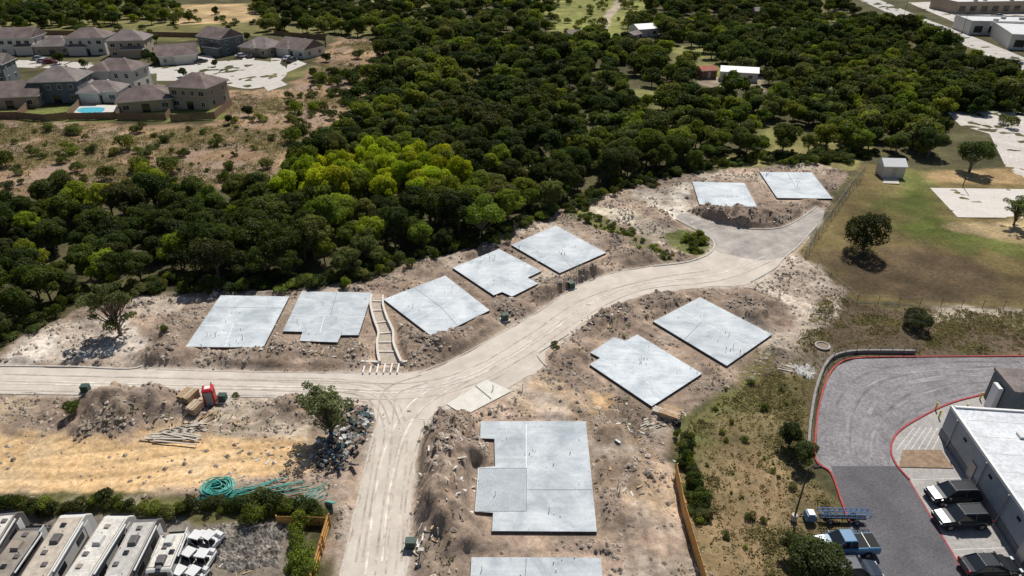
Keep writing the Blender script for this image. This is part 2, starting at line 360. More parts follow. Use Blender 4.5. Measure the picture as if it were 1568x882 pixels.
TR=[[(-20,640),(60,662),(110,640),(120,615)],[(-20,665),(60,690),(120,670),(150,640),(150,612)],[(-20,690),(80,705),(150,700),(250,690)],[(0,720),(150,722),(300,700),(450,690)],[(0,735),(160,738),(320,720),(470,700)],[(40,612),(50,640),(20,680),(-20,700)],[(75,612),(85,650),(50,690),(0,712)],
 [(840,590),(900,600),(950,650),(980,720),(1000,800),(1020,900)],[(820,605),(890,625),(930,680),(955,760),(980,850),(990,920)],[(1180,430),(1230,450),(1260,470)],[(1170,445),(1215,470),(1250,490)],[(330,640),(400,650),(470,640)],[(310,665),(380,680),(480,690)]]
loc=np.where((np.abs(x)<72)&(y<110))[0]; lx,ly=x[loc],y[loc]; tk=np.zeros(len(loc))
for t in TR:
    P=np.array(catmull(GP(t),5)); tg=np.gradient(P,axis=0); tg/=np.hypot(tg[:,0],tg[:,1])[:,None]; nn=np.c_[-tg[:,1],tg[:,0]]
    for o_ in(-.9,.9): tk=np.maximum(tk,np.exp(-(linedist(P+nn*o_,lx,ly)/.28)**2))
full=np.zeros(len(x)); full[loc]=tk*(.5+.8*fbm(lx,ly,3,3,47)); full*=sw*flat
col*= (1-.30*full)[:,None]
ow=(1-sw); g1=fbm(x,y,14,5,51); g2=fbm(x,y,3,4,57)
col*= (1+ow*((.45+1.1*g1)*(.5+1.0*g2)-1))[:,None]
gg=ss((fbm(x,y,10,4,61)-.5)/.1)*ow*.55
fieldD=ss(sdf(GP(FIELD),x,y)/4)
gr=(gg*fieldD)[:,None]; col=col*(1-gr)+np.array((.125,.13,.05))*gr
tan=(ss((fbm(x,y,8,4,67)-.54)/.1)*fieldD*.6)[:,None]; col=col*(1-tan)+np.array((.33,.25,.205))*tan
slopeD=ss(sdf(GP(SLOPE),x,y)/2)
gr=(ss((fbm(x,y,4,4,71)-.5)/.12)*slopeD*.6)[:,None]; col=col*(1-gr)+np.array((.115,.115,.045))*gr
du=ss((dR+.9+wx*1.5)/1.4)[:,None]*.75; col=col*(1-du)+np.array((.54,.48,.41))*du*(.85+.3*nB)[:,None]
rough=sw*(1-.8*sandw)*flat
h=rough*((fbm(x,y,2.6,4,81)-.35)*.8+(fbm(x,y,1.1,3,85)-.4)*.55)
h+=hm*(.35+1.3*mf)*flat - .05*full
h+=ow*flat*(fbm(x,y,3,3,95)-.5)*.3
h=np.maximum(h,-.12)*flat
h=np.where(np.hypot(x,y-100)>900,0,h)
ny,nx=sh
idx=np.arange(nx*ny).reshape(ny,nx)
f=np.stack([idx[:-1,:-1],idx[:-1,1:],idx[1:,1:],idx[1:,:-1]],-1).reshape(-1,4)
def groundmat():
    m,nt,b=newmat('ground'); L=nt.links
    at=N(nt,'ShaderNodeAttribute',attribute_name='Col'); g=N(nt,'ShaderNodeNewGeometry')
    n1=N(nt,'ShaderNodeTexNoise'); n1.inputs['Scale'].default_value=1.7; n1.inputs['Detail'].default_value=9; n1.inputs['Roughness'].default_value=.75
    n2=N(nt,'ShaderNodeTexVoronoi'); n2.inputs['Scale'].default_value=3.2
    n3=N(nt,'ShaderNodeTexNoise'); n3.inputs['Scale'].default_value=.5; n3.inputs['Detail'].default_value=6
    for n_ in (n1,n2,n3): L.new(g.outputs['Position'],n_.inputs['Vector'])
    a=N(nt,'ShaderNodeMapRange'); a.inputs['From Min'].default_value=.28; a.inputs['From Max'].default_value=.72; a.inputs['To Min'].default_value=.48; a.inputs['To Max'].default_value=1.5; L.new(n1.outputs['Fac'],a.inputs[0])
    bb=N(nt,'ShaderNodeMapRange'); bb.inputs['From Max'].default_value=.35; bb.inputs['To Min'].default_value=1.12; bb.inputs['To Max'].default_value=.97; L.new(n2.outputs['Distance'],bb.inputs[0])
    mm=N(nt,'ShaderNodeMath',operation='MULTIPLY'); L.new(a.outputs[0],mm.inputs[0]); L.new(bb.outputs[0],mm.inputs[1])
    hs=N(nt,'ShaderNodeMix',data_type='RGBA',blend_type='MULTIPLY'); hs.inputs[0].default_value=1
    cr=N(nt,'ShaderNodeMix',data_type='RGBA'); cr.inputs[6].default_value=(1.08,.98,.88,1); cr.inputs[7].default_value=(.95,1.0,1.07,1); L.new(n3.outputs['Fac'],cr.inputs[0])
    L.new(at.outputs['Color'],hs.inputs[6]); L.new(cr.outputs[2],hs.inputs[7])
    vm=N(nt,'ShaderNodeVectorMath',operation='SCALE'); L.new(hs.outputs[2],vm.inputs[0]); L.new(mm.outputs[0],vm.inputs['Scale'])
    L.new(vm.outputs[0],b.inputs['Base Color']); b.inputs['Roughness'].default_value=.95; b.inputs['Specular IOR Level'].default_value=.1
    bp=N(nt,'ShaderNodeBump'); bp.inputs['Strength'].default_value=.8; bp.inputs['Distance'].default_value=.2; L.new(n1.outputs['Fac'],bp.inputs['Height']); L.new(bp.outputs[0],b.inputs['Normal'])
    return m
gv=np.c_[x,y,h]
me=npmesh('ground',gv,f,[groundmat()],smooth=True)
ca=me.color_attributes.new('Col','FLOAT_COLOR','POINT'); ca.data.foreach_set('color',np.c_[np.clip(col,.01,.85),np.ones(len(col))].astype(np.float32).ravel())
go=bpy.data.objects.new('ground',me); sc.collection.objects.link(go)
def gz(px,py):
    i=np.clip(np.searchsorted(AX,px),1,nx-1); j=np.clip(np.searchsorted(AY,py),1,ny-1)
    H=h.reshape(sh); i-= (AX[i]-px>px-AX[i-1]); j-=(AY[j]-py>py-AY[j-1])
    return float(H[j,i])

# ---------- roads ----------
def roadmat(name,c1,c2,sc1=1.1,k=.3):
    m,nt,b=newmat(name); L=nt.links
    uv=N(nt,'ShaderNodeUVMap'); mp=N(nt,'ShaderNodeMapping'); mp.inputs['Scale'].default_value=(sc1,.05,1); L.new(uv.outputs[0],mp.inputs[0])
    n1=N(nt,'ShaderNodeTexNoise'); n1.inputs['Scale'].default_value=1; n1.inputs['Detail'].default_value=5; n1.inputs['Distortion'].default_value=.3; L.new(mp.outputs[0],n1.inputs['Vector'])
    g=N(nt,'ShaderNodeNewGeometry'); n2=N(nt,'ShaderNodeTexNoise'); n2.inputs['Scale'].default_value=.3; n2.inputs['Detail'].default_value=10; n2.inputs['Roughness'].default_value=.74; L.new(g.outputs['Position'],n2.inputs['Vector'])
    ad=N(nt,'ShaderNodeMath',operation='MULTIPLY_ADD'); L.new(n1.outputs['Fac'],ad.inputs[0]); ad.inputs[1].default_value=k; L.new(n2.outputs['Fac'],ad.inputs[2])
    mr=N(nt,'ShaderNodeMapRange'); mr.inputs['From Min'].default_value=.32+k*.5; mr.inputs['From Max'].default_value=.68+k*.5; L.new(ad.outputs[0],mr.inputs[0])
    cr=N(nt,'ShaderNodeMix',data_type='RGBA'); cr.inputs[6].default_value=(*c1,1); cr.inputs[7].default_value=(*c2,1); L.new(mr.outputs[0],cr.inputs[0])
    L.new(cr.outputs[2],b.inputs['Base Color']); b.inputs['Roughness'].default_value=.92; b.inputs['Specular IOR Level'].default_value=.15
    return m
M_ROAD=roadmat('dusty_road',(.46,.405,.345),(.63,.575,.505))
M_ROADD=roadmat('dusty_asphalt',(.23,.215,.20),(.50,.455,.41))
def strip(name,l,r,z,m,n=160,k=10,edge=.35):
    l=resample(l,n); r=resample(r,n); v=[];uvs=[];D=0
    for i in range(n):
        if i: D+=float(np.hypot(*((l[i]+r[i])/2-(l[i-1]+r[i-1])/2)))
        w=np.hypot(*(r[i]-l[i])); d=(r[i]-l[i])/w
        a=l[i]+d*(vn(np.array(D),np.array(3.),1.3,5)-.5)*edge*2; b=r[i]+d*(vn(np.array(D),np.array(9.),1.3,6)-.5)*edge*2
        for j in range(k+1):
            t=j/k; p=a*(1-t)+b*t; v.append((p[0],p[1],z)); uvs.append((w*(t-.5),D))
    f=[]
    for i in range(n-1):
        for j in range(k):
            q=i*(k+1)+j; f.append((q,q+1,q+k+2,q+k+1))
    me=bpy.data.meshes.new(name); me.from_pydata(v,[],f); me.materials.append(m)
    u=me.uv_layers.new(); 
    for lp in me.loops: u.data[lp.index].uv=uvs[lp.vertex_index]
    me.update()
    if me.polygons[0].normal.z<0: me.flip_normals()
    o=bpy.data.objects.new(name,me); sc.collection.objects.link(o); return o
strip('dusty_road',roadA_up,roadA_lo,.03,M_ROAD,240)
strip('dusty_side_road',roadB_l,roadB_r,.034,M_ROAD,120)
mb=MB(); mb.prism(ham,.0,.038,M_ROADD); o=mb.build('asphalt_turnaround'); 
uvl=o.data.uv_layers.new()
for lp in o.data.loops:
    cc=o.data.vertices[lp.vertex_index].co; uvl.data[lp.index].uv=(cc.x*.5-cc.y*.8,cc.x*.8+cc.y*.5)
def kerb(name,pts,w=.16,hh=.13,m=M_KERB,z=0,px=True,smooth=True,off=0,parent=None):
    P=GP(pts) if px else pts
    P=np.array(catmull(P,6)) if smooth else np.array(P,float)
    t=np.gradient(P,axis=0); t/=np.hypot(t[:,0],t[:,1])[:,None]+1e-9; nn=np.c_[-t[:,1],t[:,0]]
    P=P+nn*off
    a=P+nn*w/2;b=P-nn*w/2;n=len(P); mbk=MB(); v=[];f=[]
    for i in range(n): v+=[(a[i][0],a[i][1],z),(a[i][0],a[i][1],z+hh),(b[i][0],b[i][1],z+hh),(b[i][0],b[i][1],z)]
    for i in range(n-1):
        for j in range(3): f.append((4*i+j,4*i+j+1,4*i+4+j+1,4*i+4+j))
    f+= [(0,1,2,3),(4*n-4,4*n-3,4*n-2,4*n-1)]
    mbk.add(v,f,m); return mbk.build(name,parent)
kerb('road_kerb',[(1000,408),(1050,402),(1084,390),(1094,376),(1086,364),(1062,350),(1035,336)],.28,.15)
kerb('road_kerb',[(1100,342),(1150,351),(1195,349),(1225,335),(1250,317)],.2,.15)
kerb('road_kerb',[(640,571),(665,562),(705,545),(760,514),(825,477),(880,440),(935,419),(1000,407)],.15,.07)
kerb('road_kerb',[(0,561),(110,562),(210,564),(222,540),(236,526)],.2,.14)
kerb('road_kerb',[(238,566),(400,570),(550,571)],.15,.07)
kerb('road_kerb',[(573,662),(560,715),(543,790),(522,880),(505,960)],.18,.1)
kerb('road_kerb',[(648,662),(636,700),(628,780),(620,880),(614,960)],.14,.06)
kerb('road_kerb',[(870,512),(838,532),(824,543),(832,556),(846,566)],.22,.14)
kerb('road_kerb',[(1150,432),(1185,412),(1202,394),(1222,377),(1250,346)],.2,.14)
kerb('road_kerb',[(0,603),(150,605),(300,607),(480,610),(545,614)],.15,.07)
tm=empty('tyre_marks'); M_TM=[mat('tyre_mark_%d'%i,c_,.95,1.5,.25,ns2=.4) for i,c_ in enumerate([(.455,.40,.345),(.49,.435,.375),(.61,.56,.495)])]
zz=.040
for tset in [[(590,880),(600,780),(610,700),(606,640),(580,600),(520,588),(400,585)],[(575,880),(588,760),(605,680),(640,620),(700,585),(780,540),(860,490)],[(570,860),(590,720),(600,650),(560,600),(440,592),(200,584)],[(0,580),(250,586),(480,590),(620,594),(720,572),(820,515),(900,462),(1000,432),(1090,418)],[(0,590),(250,596),(480,600),(600,604),(700,590),(800,540),(890,480),(980,440),(1100,425),(1180,395)],[(600,860),(612,740),(640,650),(690,605),(760,570)],[(560,860),(585,700),(590,640),(600,600),(650,580)]]:
    zz+=.0022
    for o_ in(-.85,.85): kerb('track',tset,.2,.002,random.choice(M_TM),zz+(o_>0)*.001,off=o_,parent=tm)
mb=MB(); mb.prism(GP(PAD),0,.12,mat('apron_concrete',(.64,.61,.55),.85,1,.12,ns2=8)); 
mb.cyl((*G(728,592),.14),(*G(752,612),.14),.06,.06,M_STEEL); mb.cyl((*G(755,598),.1),(*G(755,598),.9),.06,.06,M_PVC)
mb.build('driveway_apron')
# curved drainage flume between slabs
e=empty('concrete_flume')
mb=MB(); P=catmull(GP(FLA),6); Q=catmull(GP(FLB),6); mb.prism(P+Q[::-1],0,.06,mat('flume_floor',(.40,.34,.28),.9,2,.25)); mb.build('floor',e)
M_FW=mat('flume_wall',(.62,.58,.52),.9,2,.15)
for pp in(FLA,FLB): kerb('side_wall',pp,.3,.55,M_FW,parent=e)
mb=MB()
for i in range(6):
    xx=559+i*10.5; a=G(xx,559); b=G(xx-3,573)
    mb.box(((a[0]+b[0])/2,(a[1]+b[1])/2,.12),(.16,math.dist(a,b),.34),M_JOINTL,rz=math.atan2(b[1]-a[1],b[0]-a[0])+math.pi/2)
for (a,b) in(((553,557),(582,558)),((615,558),(624,557))):
    a=G(*a);b=G(*b); mb.box(((a[0]+b[0])/2,(a[1]+b[1])/2,.2),(math.dist(a,b),.3,.5),M_FW,rz=math.atan2(b[1]-a[1],b[0]-a[0]))
# steps across the channel
for i in range(3,len(P)-4,5):
    a=np.array(P[i]);b=np.array(Q[i]); mb.box(((a[0]+b[0])/2,(a[1]+b[1])/2,.13),(math.dist(a,b)-.3,.22,.14),M_FW,rz=math.atan2(b[1]-a[1],b[0]-a[0]))
mb.build('trench_drain_teeth',e)
# ---------- slabs ----------
def inpoly(p,P):
    r=False
    for i in range(len(P)):
        a=P[i];b=P[(i+1)%len(P)]
        if (a[1]>p[1])!=(b[1]>p[1]) and p[0]<(b[0]-a[0])*(p[1]-a[1])/(b[1]-a[1])+a[0]: r=not r
    return r
M_PATCH=mat('darker_pour',(.37,.41,.44),.7,.8,.16,ns2=6)
for k,(sp,jn) in enumerate(SLABS):
    e=empty('concrete_slab'); mb=MB(); P=slabW[k]; mb.prism(P,-.1,.32,M_SLAB,M_FORM); mb.build('slab',e)
    mb=MB()
    for ji,(a,b,l) in enumerate(jn):
        A=G(*a,.32);B=G(*b,.32); mb.box(((A[0]+B[0])/2,(A[1]+B[1])/2,.325+ji*.0012),(math.dist(A,B),.085 if l else .06,.008),M_JOINTL if l else M_JOINT,rz=math.atan2(B[1]-A[1],B[0]-A[0]))
    if k==9: mb.prism(GP([(734,717),(805,717),(805,782),(729,782)],.32),.321,.324,M_PATCH)
    mb.build('joints',e)
    mb=MB(); xs=[q[0] for q in P]; ys=[q[1] for q in P]; cnt=0; r=random.Random(k+3)
    cl=[(r.uniform(min(xs),max(xs)),r.uniform(min(ys),max(ys))) for _ in range(5)]
    while cnt<18:
        c0=r.choice(cl); p=(c0[0]+r.gauss(0,.5),c0[1]+r.gauss(0,.5)) if r.random()<.75 else (r.uniform(min(xs),max(xs)),r.uniform(min(ys),max(ys)))
        if not inpoly(p,P):
            cnt+=.25; continue
        cnt+=1; hh=r.uniform(.08,.3) if r.random()<.85 else .6
        mb.cyl((*p,.32),(*p,.32+hh),.035,.035,r.choice([M_PVC,M_PVC,M_PVC,M_DARK,M_STEEL]),6)
    for i in range(len(P)):
        a=np.array(P[i]);b=np.array(P[(i+1)%len(P)]); L=math.dist(a,b); c0=np.mean(P,axis=0)
        for t in np.arange(.5,L,1.4):
            q=a+(b-a)*t/L; q=q+(c0-q)/np.linalg.norm(c0-q)*.15; mb.cyl((q[0],q[1],.32),(q[0],q[1],.38),.015,.015,M_DARK,4)
    mb.build('pipe_stubs',e)
# ---------- rubble ----------
def scatter_idx(w,n):
    p=w/w.sum(); return rng.choice(len(w),n,p=p)
cellA=np.outer(np.gradient(AY),np.gradient(AX)).ravel()
inview=(y>30)&(y<150)&(np.abs(x)<110)
ico_v=np.array([(0,0,1),(.9,0,.1),(.28,.85,.1),(-.72,.53,.1),(-.72,-.53,.1),(.28,-.85,.1)],float); ico_f=np.array([(0,1,2),(0,2,3),(0,3,4),(0,4,5),(0,5,1)])
def stones(name,w,n,smin,smax,m):
    id=scatter_idx(w,n); s=smin+(smax-smin)*rng.random(n)**3.5
    a=rng.random(n)*6.283; ca,sa=np.cos(a),np.sin(a)
    V=ico_v[None]*(1+.5*(rng.random((n,6,3))-.5)); V=V*s[:,None,None]; V[:,:,2]*=.75
    vx=V[:,:,0]*ca[:,None]-V[:,:,1]*sa[:,None]; vy=V[:,:,0]*sa[:,None]+V[:,:,1]*ca[:,None]
    px=x[id]+(rng.random(n)-.5)*.3; py=y[id]+(rng.random(n)-.5)*.3
    V=np.stack([vx+px[:,None],vy+py[:,None],V[:,:,2]+h[id][:,None]],-1).reshape(-1,3)
    Fc=(ico_f[None]+np.arange(n)[:,None,None]*6).reshape(-1,3)
    me=npmesh(name,V,Fc,[m]); o=bpy.data.objects.new(name,me); sc.collection.objects.link(o)
wst=(rough*inview*cellA)*(.1+ss((fbm(x,y,3,3,101)-.45)/.15)*(1+2*np.clip(h,0,1)))
stones('scattered_rubble',wst,20000,.05,.36,mat('rubble',(.38,.315,.255),.95,.9,.5,ns2=.25))
wj=ss(sdf(GP([(310,800),(440,800),(430,870),(350,882),(330,870)]),x,y)/1.5)*cellA+1e-12
stones('rubble_heap',wj,2600,.1,.5,mat('rubble_grey',(.22,.195,.17),.95,.8,.6,ns2=2))
wj=ss(sdf(GP([(1205,555),(1255,560),(1245,582),(1215,570)]),x,y)/1)*cellA+1e-12
stones('white_rock_pile',wj,160,.1,.4,mat('white_rock',(.6,.58,.55),.95,.8,.2))
def tufts(name,w,n,hmin,hmax,m,spread=.22,bl=5):
    id=scatter_idx(w,n); px=x[id]+(rng.random(n)-.5)*.5; py=y[id]+(rng.random(n)-.5)*.5; hz=h[id]
    hh=hmin+(hmax-hmin)*rng.random(n)**2
    a=rng.random((n,bl))*6.283; rr=hh[:,None]*1.1*rng.random((n,bl)); wd=.07+.06*rng.random((n,bl))
    bx=px[:,None]+np.cos(a)*spread*.5; by=py[:,None]+np.sin(a)*spread*.5
    tx=bx+np.cos(a)*rr; ty=by+np.sin(a)*rr; nxn=-np.sin(a)*wd; nyn=np.cos(a)*wd
    z0=np.repeat(hz[:,None],bl,1)
    V=np.stack([np.stack([bx-nxn,by-nyn,z0],-1),np.stack([bx+nxn,by+nyn,z0],-1),np.stack([tx,ty,z0+hh[:,None]*(.5+.4*rng.random((n,bl)))],-1)],2).reshape(-1,3)
    Fc=np.arange(n*bl*3).reshape(-1,3); me=npmesh(name,V,Fc,[m]); o=bpy.data.objects.new(name,me); sc.collection.objects.link(o)
tufts('dry_grass',slopeD*(dL<-.5)*(y<85)*cellA*(.2+ss((fbm(x,y,4,4,71)-.45)/.15)),11000,.08,.3,blademat('dry_blades',(.28,.24,.11)))
tufts('weeds',(sw*flat*inview*cellA*(1-sandw))*ss((fbm(x,y,5,3,111)-.66)/.06)+1e-12,700,.1,.3,blademat('weed_blades',(.20,.22,.09)))
wf=fieldD*cellA*((y<330)&(np.abs(x)<330))*(.15+ss((fbm(x,y,10,4,61)-.5)/.1))
tufts('field_grass',wf,9000,.2,.7,blademat('field_blades',(.26,.22,.10),ns=.2),spread=.8,bl=7)

# ---------- trees ----------
def unit(n):
    v=rng.normal(size=(n,3)); return v/np.linalg.norm(v,axis=1)[:,None]
def tree_mesh(name,H,R,nl,ls,trunk=.3,ncl=16,cr=(.28,.45),dense=True,up=.25,limb=True,rmax=.72):
    Vh=H*(1-trunk)/2; zc=H-Vh
    d=unit(ncl); d[:,2]+=up; d/=np.linalg.norm(d,axis=1)[:,None]
    rad=rng.uniform(.25,rmax,ncl)[:,None]
    C=d*rad*np.array([R,R,Vh*1.0]); C[:,:2]*=rng.uniform(.85,1.15,2); C[:,2]+=zc
    r=R*rng.uniform(cr[0],cr[1],ncl)
    n0=int(nl*1.7); ci=rng.choice(ncl,n0,p=r**2/(r**2).sum())
    dd=unit(n0); dd[:,2]=np.where(rng.random(n0)<.45,np.abs(dd[:,2]),dd[:,2])
    rr=r[ci]*(.72+.38*rng.random(n0))*(1+.18*np.sin(dd[:,0]*7+ci)*np.cos(dd[:,1]*6+ci*2))
    P=C[ci]+dd*rr[:,None]*np.array([1,1,.85])
    keep=np.ones(n0,bool)
    for j in range(ncl):
        q=np.linalg.norm((P-C[j])/np.array([1,1,.85]),axis=1); keep&=~((q<r[j]*.68)&(ci!=j))
    keep&=P[:,2]>.12
    P=P[keep];dd=dd[keep];ci=ci[keep]; P=P[:nl];dd=dd[:nl];ci=ci[:nl]; n=len(P)
    nn=dd+rng.normal(size=(n,3))*.55; nn/=np.linalg.norm(nn,axis=1)[:,None]
    t=np.cross(nn,rng.normal(size=(n,3))); t/=np.linalg.norm(t,axis=1)[:,None]; b=np.cross(nn,t)
    s=ls*rng.uniform(.6,1.35,n)[:,None]
    Q=np.stack([P-t*s*.6,P-b*s*.36+nn*s*.12,P+t*s*.6,P+b*s*.36+nn*s*.12],1).reshape(-1,3)
    Fq=np.arange(n*4).reshape(-1,4)
    cv=rng.random(ncl); lv=np.clip(.5*cv[ci]+.5*rng.random(n),0,1)
    mb=MB(); tr=.03*H
    lean=(rng.random(2)-.5)*.08*H
    top=(lean[0],lean[1],zc-.1*Vh)
    mid=(lean[0]*.3,lean[1]*.3,H*trunk*.7)
    mb.cyl((0,0,-.2),mid,tr,tr*.75,M_BARK,7); mb.cyl(mid,top,tr*.75,tr*.4,M_BARK,6)
    if limb:
        for j in range(ncl):
            tt=random.uniform(.0,.9); s0=[mid[k]*(1-tt)+top[k]*tt for k in range(3)]
            md=[(s0[k]+C[j][k])/2 for k in range(3)]; md[2]-=.06*H*random.random()
            mb.cyl(s0,md,tr*.38,tr*.25,M_BARK,5,False); mb.cyl(md,C[j],tr*.25,tr*.08,M_BARK,4,False)
    tv=np.array([tuple(q) for q in mb.v]); tf=[q for q in mb.f if len(q)==4]; tf=np.array(tf)
    V=np.r_[Q,tv]; FF=np.r_[Fq,tf+len(Q)]
    me=npmesh(name,V,FF,[M_LEAF,M_BARK],np.r_[np.zeros(n),np.ones(len(tf))])
    a=me.attributes.new('lv','FLOAT','FACE'); a.data.foreach_set('value',np.r_[lv,np.zeros(len(tf))].astype(np.float32))
    return me
NEAR=[tree_mesh('oak_mesh',8,4.0,8000,.28,.26,random.randint(20,28),(.2,.36)) for _ in range(7)]
FAR=[tree_mesh('oak_far_mesh',8,4.2,3000,.5,.2,random.randint(13,20),(.25,.42)) for _ in range(6)]
SPARSE=[tree_mesh('sparse_mesh',8,3.2,4200,.2,.12,48,(.09,.19),rmax=.92) for _ in range(3)]
BUSH=[tree_mesh('bush_mesh',2,1.3,1500,.16,.02,10,(.3,.5),limb=False) for _ in range(4)]
DENSE=[tree_mesh('dense_mesh',8,4.2,15000,.22,.04,34,(.25,.4)),tree_mesh('dense_mesh',8,4.2,12000,.24,.02,34,(.28,.42),up=0)]
PAL=[(.056,.078,.016),(.040,.058,.015),(.074,.098,.018),(.064,.074,.024),(.092,.118,.020),(.046,.068,.018)]
YEL=(.32,.36,.02); LIT=(.16,.195,.028); OLV=(.125,.14,.045)
def place(me,name,px,py,s,sz,colr,parent=None):
    o=bpy.data.objects.new(name,me); sc.collection.objects.link(o); o.location=(px,py,gz(px,py)-.05)
    o.scale=(s*random.uniform(.9,1.1),s*random.uniform(.9,1.1),sz); o.rotation_euler=(random.uniform(-.06,.06),random.uniform(-.06,.06),random.random()*6.28)
    j=random.uniform(.75,1.25); o.color=(colr[0]*j*random.uniform(.88,1.12),colr[1]*j,colr[2]*j,1)
    if parent: o.parent=parent
    return o
WOODS=[[(-140,575),(-60,540),(0,522),(60,488),(100,462),(160,452),(300,436),(430,432),(560,424),(600,398),(650,388),(740,368),(800,338),(860,322),(900,300),(960,278),(1050,262),(1160,240),(1240,245),(1330,235),(1400,248),(1440,215),(1430,180),(1700,165),(1700,85),(1568,128),(1420,60),(1300,20),(1200,-40),(600,-60),(598,40),(580,110),(545,165),(540,205),(490,245),(440,295),(330,306),(180,308),(0,328),(-200,355)],
 [(-400,40),(-400,-30),(262,-30),(255,38),(100,46)],[(392,50),(402,-30),(640,-40),(620,64),(560,62),(500,52)]]
woodsW=[GP(p) for p in WOODS]
CLEAR=[GP([(830,70),(850,0),(1000,-20),(985,40),(940,62)]),GP([(955,82),(960,50),(1010,50),(1010,78)]),GP([(1055,155),(1065,120),(1175,118),(1175,150)]),GP([(855,335),(900,300),(960,290),(1060,330),(1050,400),(980,390)])]
YELC=GP([(420,315),(460,280),(540,268),(640,262),(700,270),(735,295),(700,322),(600,325),(440,330)]); LITC=GP([(690,340),(720,280),(760,300),(850,300),(880,320),(800,345),(740,370)])
LIT2=GP([(870,200),(1100,120),(1300,100),(1500,150),(1440,210),(1320,235),(1100,262),(960,280),(900,250)])
wood=empty('woodland')
cnt=0; yy=60.0
while yy<470:
    sp=3.9 if yy<140 else (4.6 if yy<200 else (5.8 if yy<300 else 7.6))
    half=yy*.86+25; xx=-half
    while xx<half:
        p=(xx+random.uniform(-.45,.45)*sp,yy+random.uniform(-.45,.45)*sp); xx+=sp
        if not any(inpoly(p,WP) for WP in woodsW): continue
        if any(inpoly(p,c) for c in CLEAR) : continue
        gap=float(vn(np.array(p[0]),np.array(p[1]),22,77))
        if gap>.86 and p[1]>140: continue
        if gap>.78 and p[1]>140 and random.random()<.5: continue
        if random.random()<.05: continue
        iy=inpoly(p,YELC)
        if iy: cc=YEL if random.random()<.8 else LIT
        elif inpoly(p,LITC): cc=OLV if random.random()<.6 else LIT
        else:
            g=float(vn(np.array(p[0]),np.array(p[1]),18,78))
            cc=random.choice(PAL)
            if g>.66 and random.random()<.6: cc=LIT if random.random()<.5 else OLV
            if inpoly(p,LIT2) and random.random()<.55: cc=random.choice([OLV,LIT,PAL[4]])
            if random.random()<(.05 if p[1]<150 else .02): cc=(.22,.25,.025)
        big=float(vn(np.array(p[0]),np.array(p[1]),14,79))
        s=random.uniform(.5,.95)*(.75+.5*big)*(1 if yy<200 else 1.12)
        zz=s*random.uniform(.85,1.1)*(1.0 if yy<140 else .92)
        if iy: s=random.uniform(.65,.9); zz=s*random.uniform(1.05,1.3)
        ms=NEAR if yy<150 else FAR
        place(random.choice(ms),'tree_%d'%cnt,p[0],p[1],s,zz,cc,wood); cnt+=1
    yy+=sp*.95
print('WOOD',cnt)
und=empty('forest_edge_shrubs'); edge=GP([(-40,535),(60,492),(120,462),(300,442),(430,438),(560,430),(600,405),(650,394),(740,374),(800,344),(860,326),(930,298),(1050,266),(1160,246),(1250,250),(1330,240)])
ep=resample(edge,190)
for q in ep:
    for _ in range(2):
        place(random.choice(BUSH),'shrub',q[0]+random.gauss(0,1.3),q[1]+random.gauss(1.0,1.2),random.uniform(.4,1.2),random.uniform(.4,1.0),random.choice(PAL+[OLV,LIT]),und)
scr=empty('field_shrubs')
def scat(poly,n,smin,smax,cols,par):
    P=GP(poly); a=np.array(P); k=0;t=0
    while k<n and t<n*60:
        t+=1; p=(random.uniform(a[:,0].min(),a[:,0].max()),random.uniform(a[:,1].min(),a[:,1].max()))
        if inpoly(p,P): s=smin+(smax-smin)*random.random()**2.5; place(random.choice(BUSH),'shrub',p[0],p[1],s,s*random.uniform(.7,1),random.choice(cols),par); k+=1
scat([(-150,290),(-150,190),(250,200),(340,195),(440,150),(520,100),(560,120),(520,190),(430,290)],190,.3,2.0,PAL[2:5]+[OLV,OLV,LIT],scr)
scat([(400,240),(440,150),(500,110),(590,70),(590,130),(530,200)],50,.4,2.4,PAL+[OLV,LIT],scr)
scat([(-200,58),(-200,30),(620,10),(620,62),(480,50)],90,1,3,PAL+[OLV,LIT],scr)
scat([(830,70),(850,0),(1000,-20),(985,40),(940,62)],70,.8,2.6,[LIT,OLV,PAL[4]],scr)
scat([(880,318),(930,335),(1000,375),(1040,398),(1010,398),(940,365),(870,330)],60,.25,.7,[LIT,OLV,PAL[4]],scr)
scat([(1040,365),(1080,362),(1085,380),(1065,392)],26,.4,.8,[LIT,OLV,PAL[4]],scr)
scat([(1420,185),(1440,175),(1700,175),(1700,160),(1440,160)],30,1,2.6,PAL,scr)
scat([(1190,255),(1250,255),(1320,245),(1330,232),(1250,235)],40,.5,1.5,[OLV,LIT,PAL[4]],scr)
scat([(1100,600),(1240,560),(1240,700),(1200,860),(1100,870),(1070,720)],34,.15,.45,[OLV,LIT,PAL[4]],scr)
hb=empty('garden_trees')
for a,b,s in [(290,34,.7),(330,22,.6),(270,20,.9),(5,75,.6),(92,98,.6),(228,98,.75),(282,118,.5),(380,178,.45),(350,190,.4),(500,95,.5),(480,118,.5),(130,104,.5),(172,112,.5),(330,102,.4),(240,100,.5),(20,100,.5),(60,66,.6),(120,66,.6),(180,66,.6),(240,66,.6),(310,62,.5),(380,62,.5),(440,64,.5),(0,66,.6)]:
    x0,y0=G(a,b); place(random.choice(FAR),'tree',x0,y0,s*random.uniform(.7,1),s*.8,random.choice(PAL),hb)
def tree(name,px,py,me,R,Hh,cr_,baseR,baseH=8.):
    X0,Y0=G(px,py); o=place(me,name,X0,Y0,R/baseR,Hh/baseH,cr_); o.location.z=gz(X0,Y0)-.05; return o
tree('mesquite_tree',508,668,SPARSE[0],3.6,7.6,(.14,.16,.075),3.2)
tree('oak_tree',186,514,SPARSE[1],4.3,9.0,(.09,.10,.04),3.2)
tree('oak_tree',1322,386,DENSE[1],4.2,7.2,(.045,.056,.018),4.2)
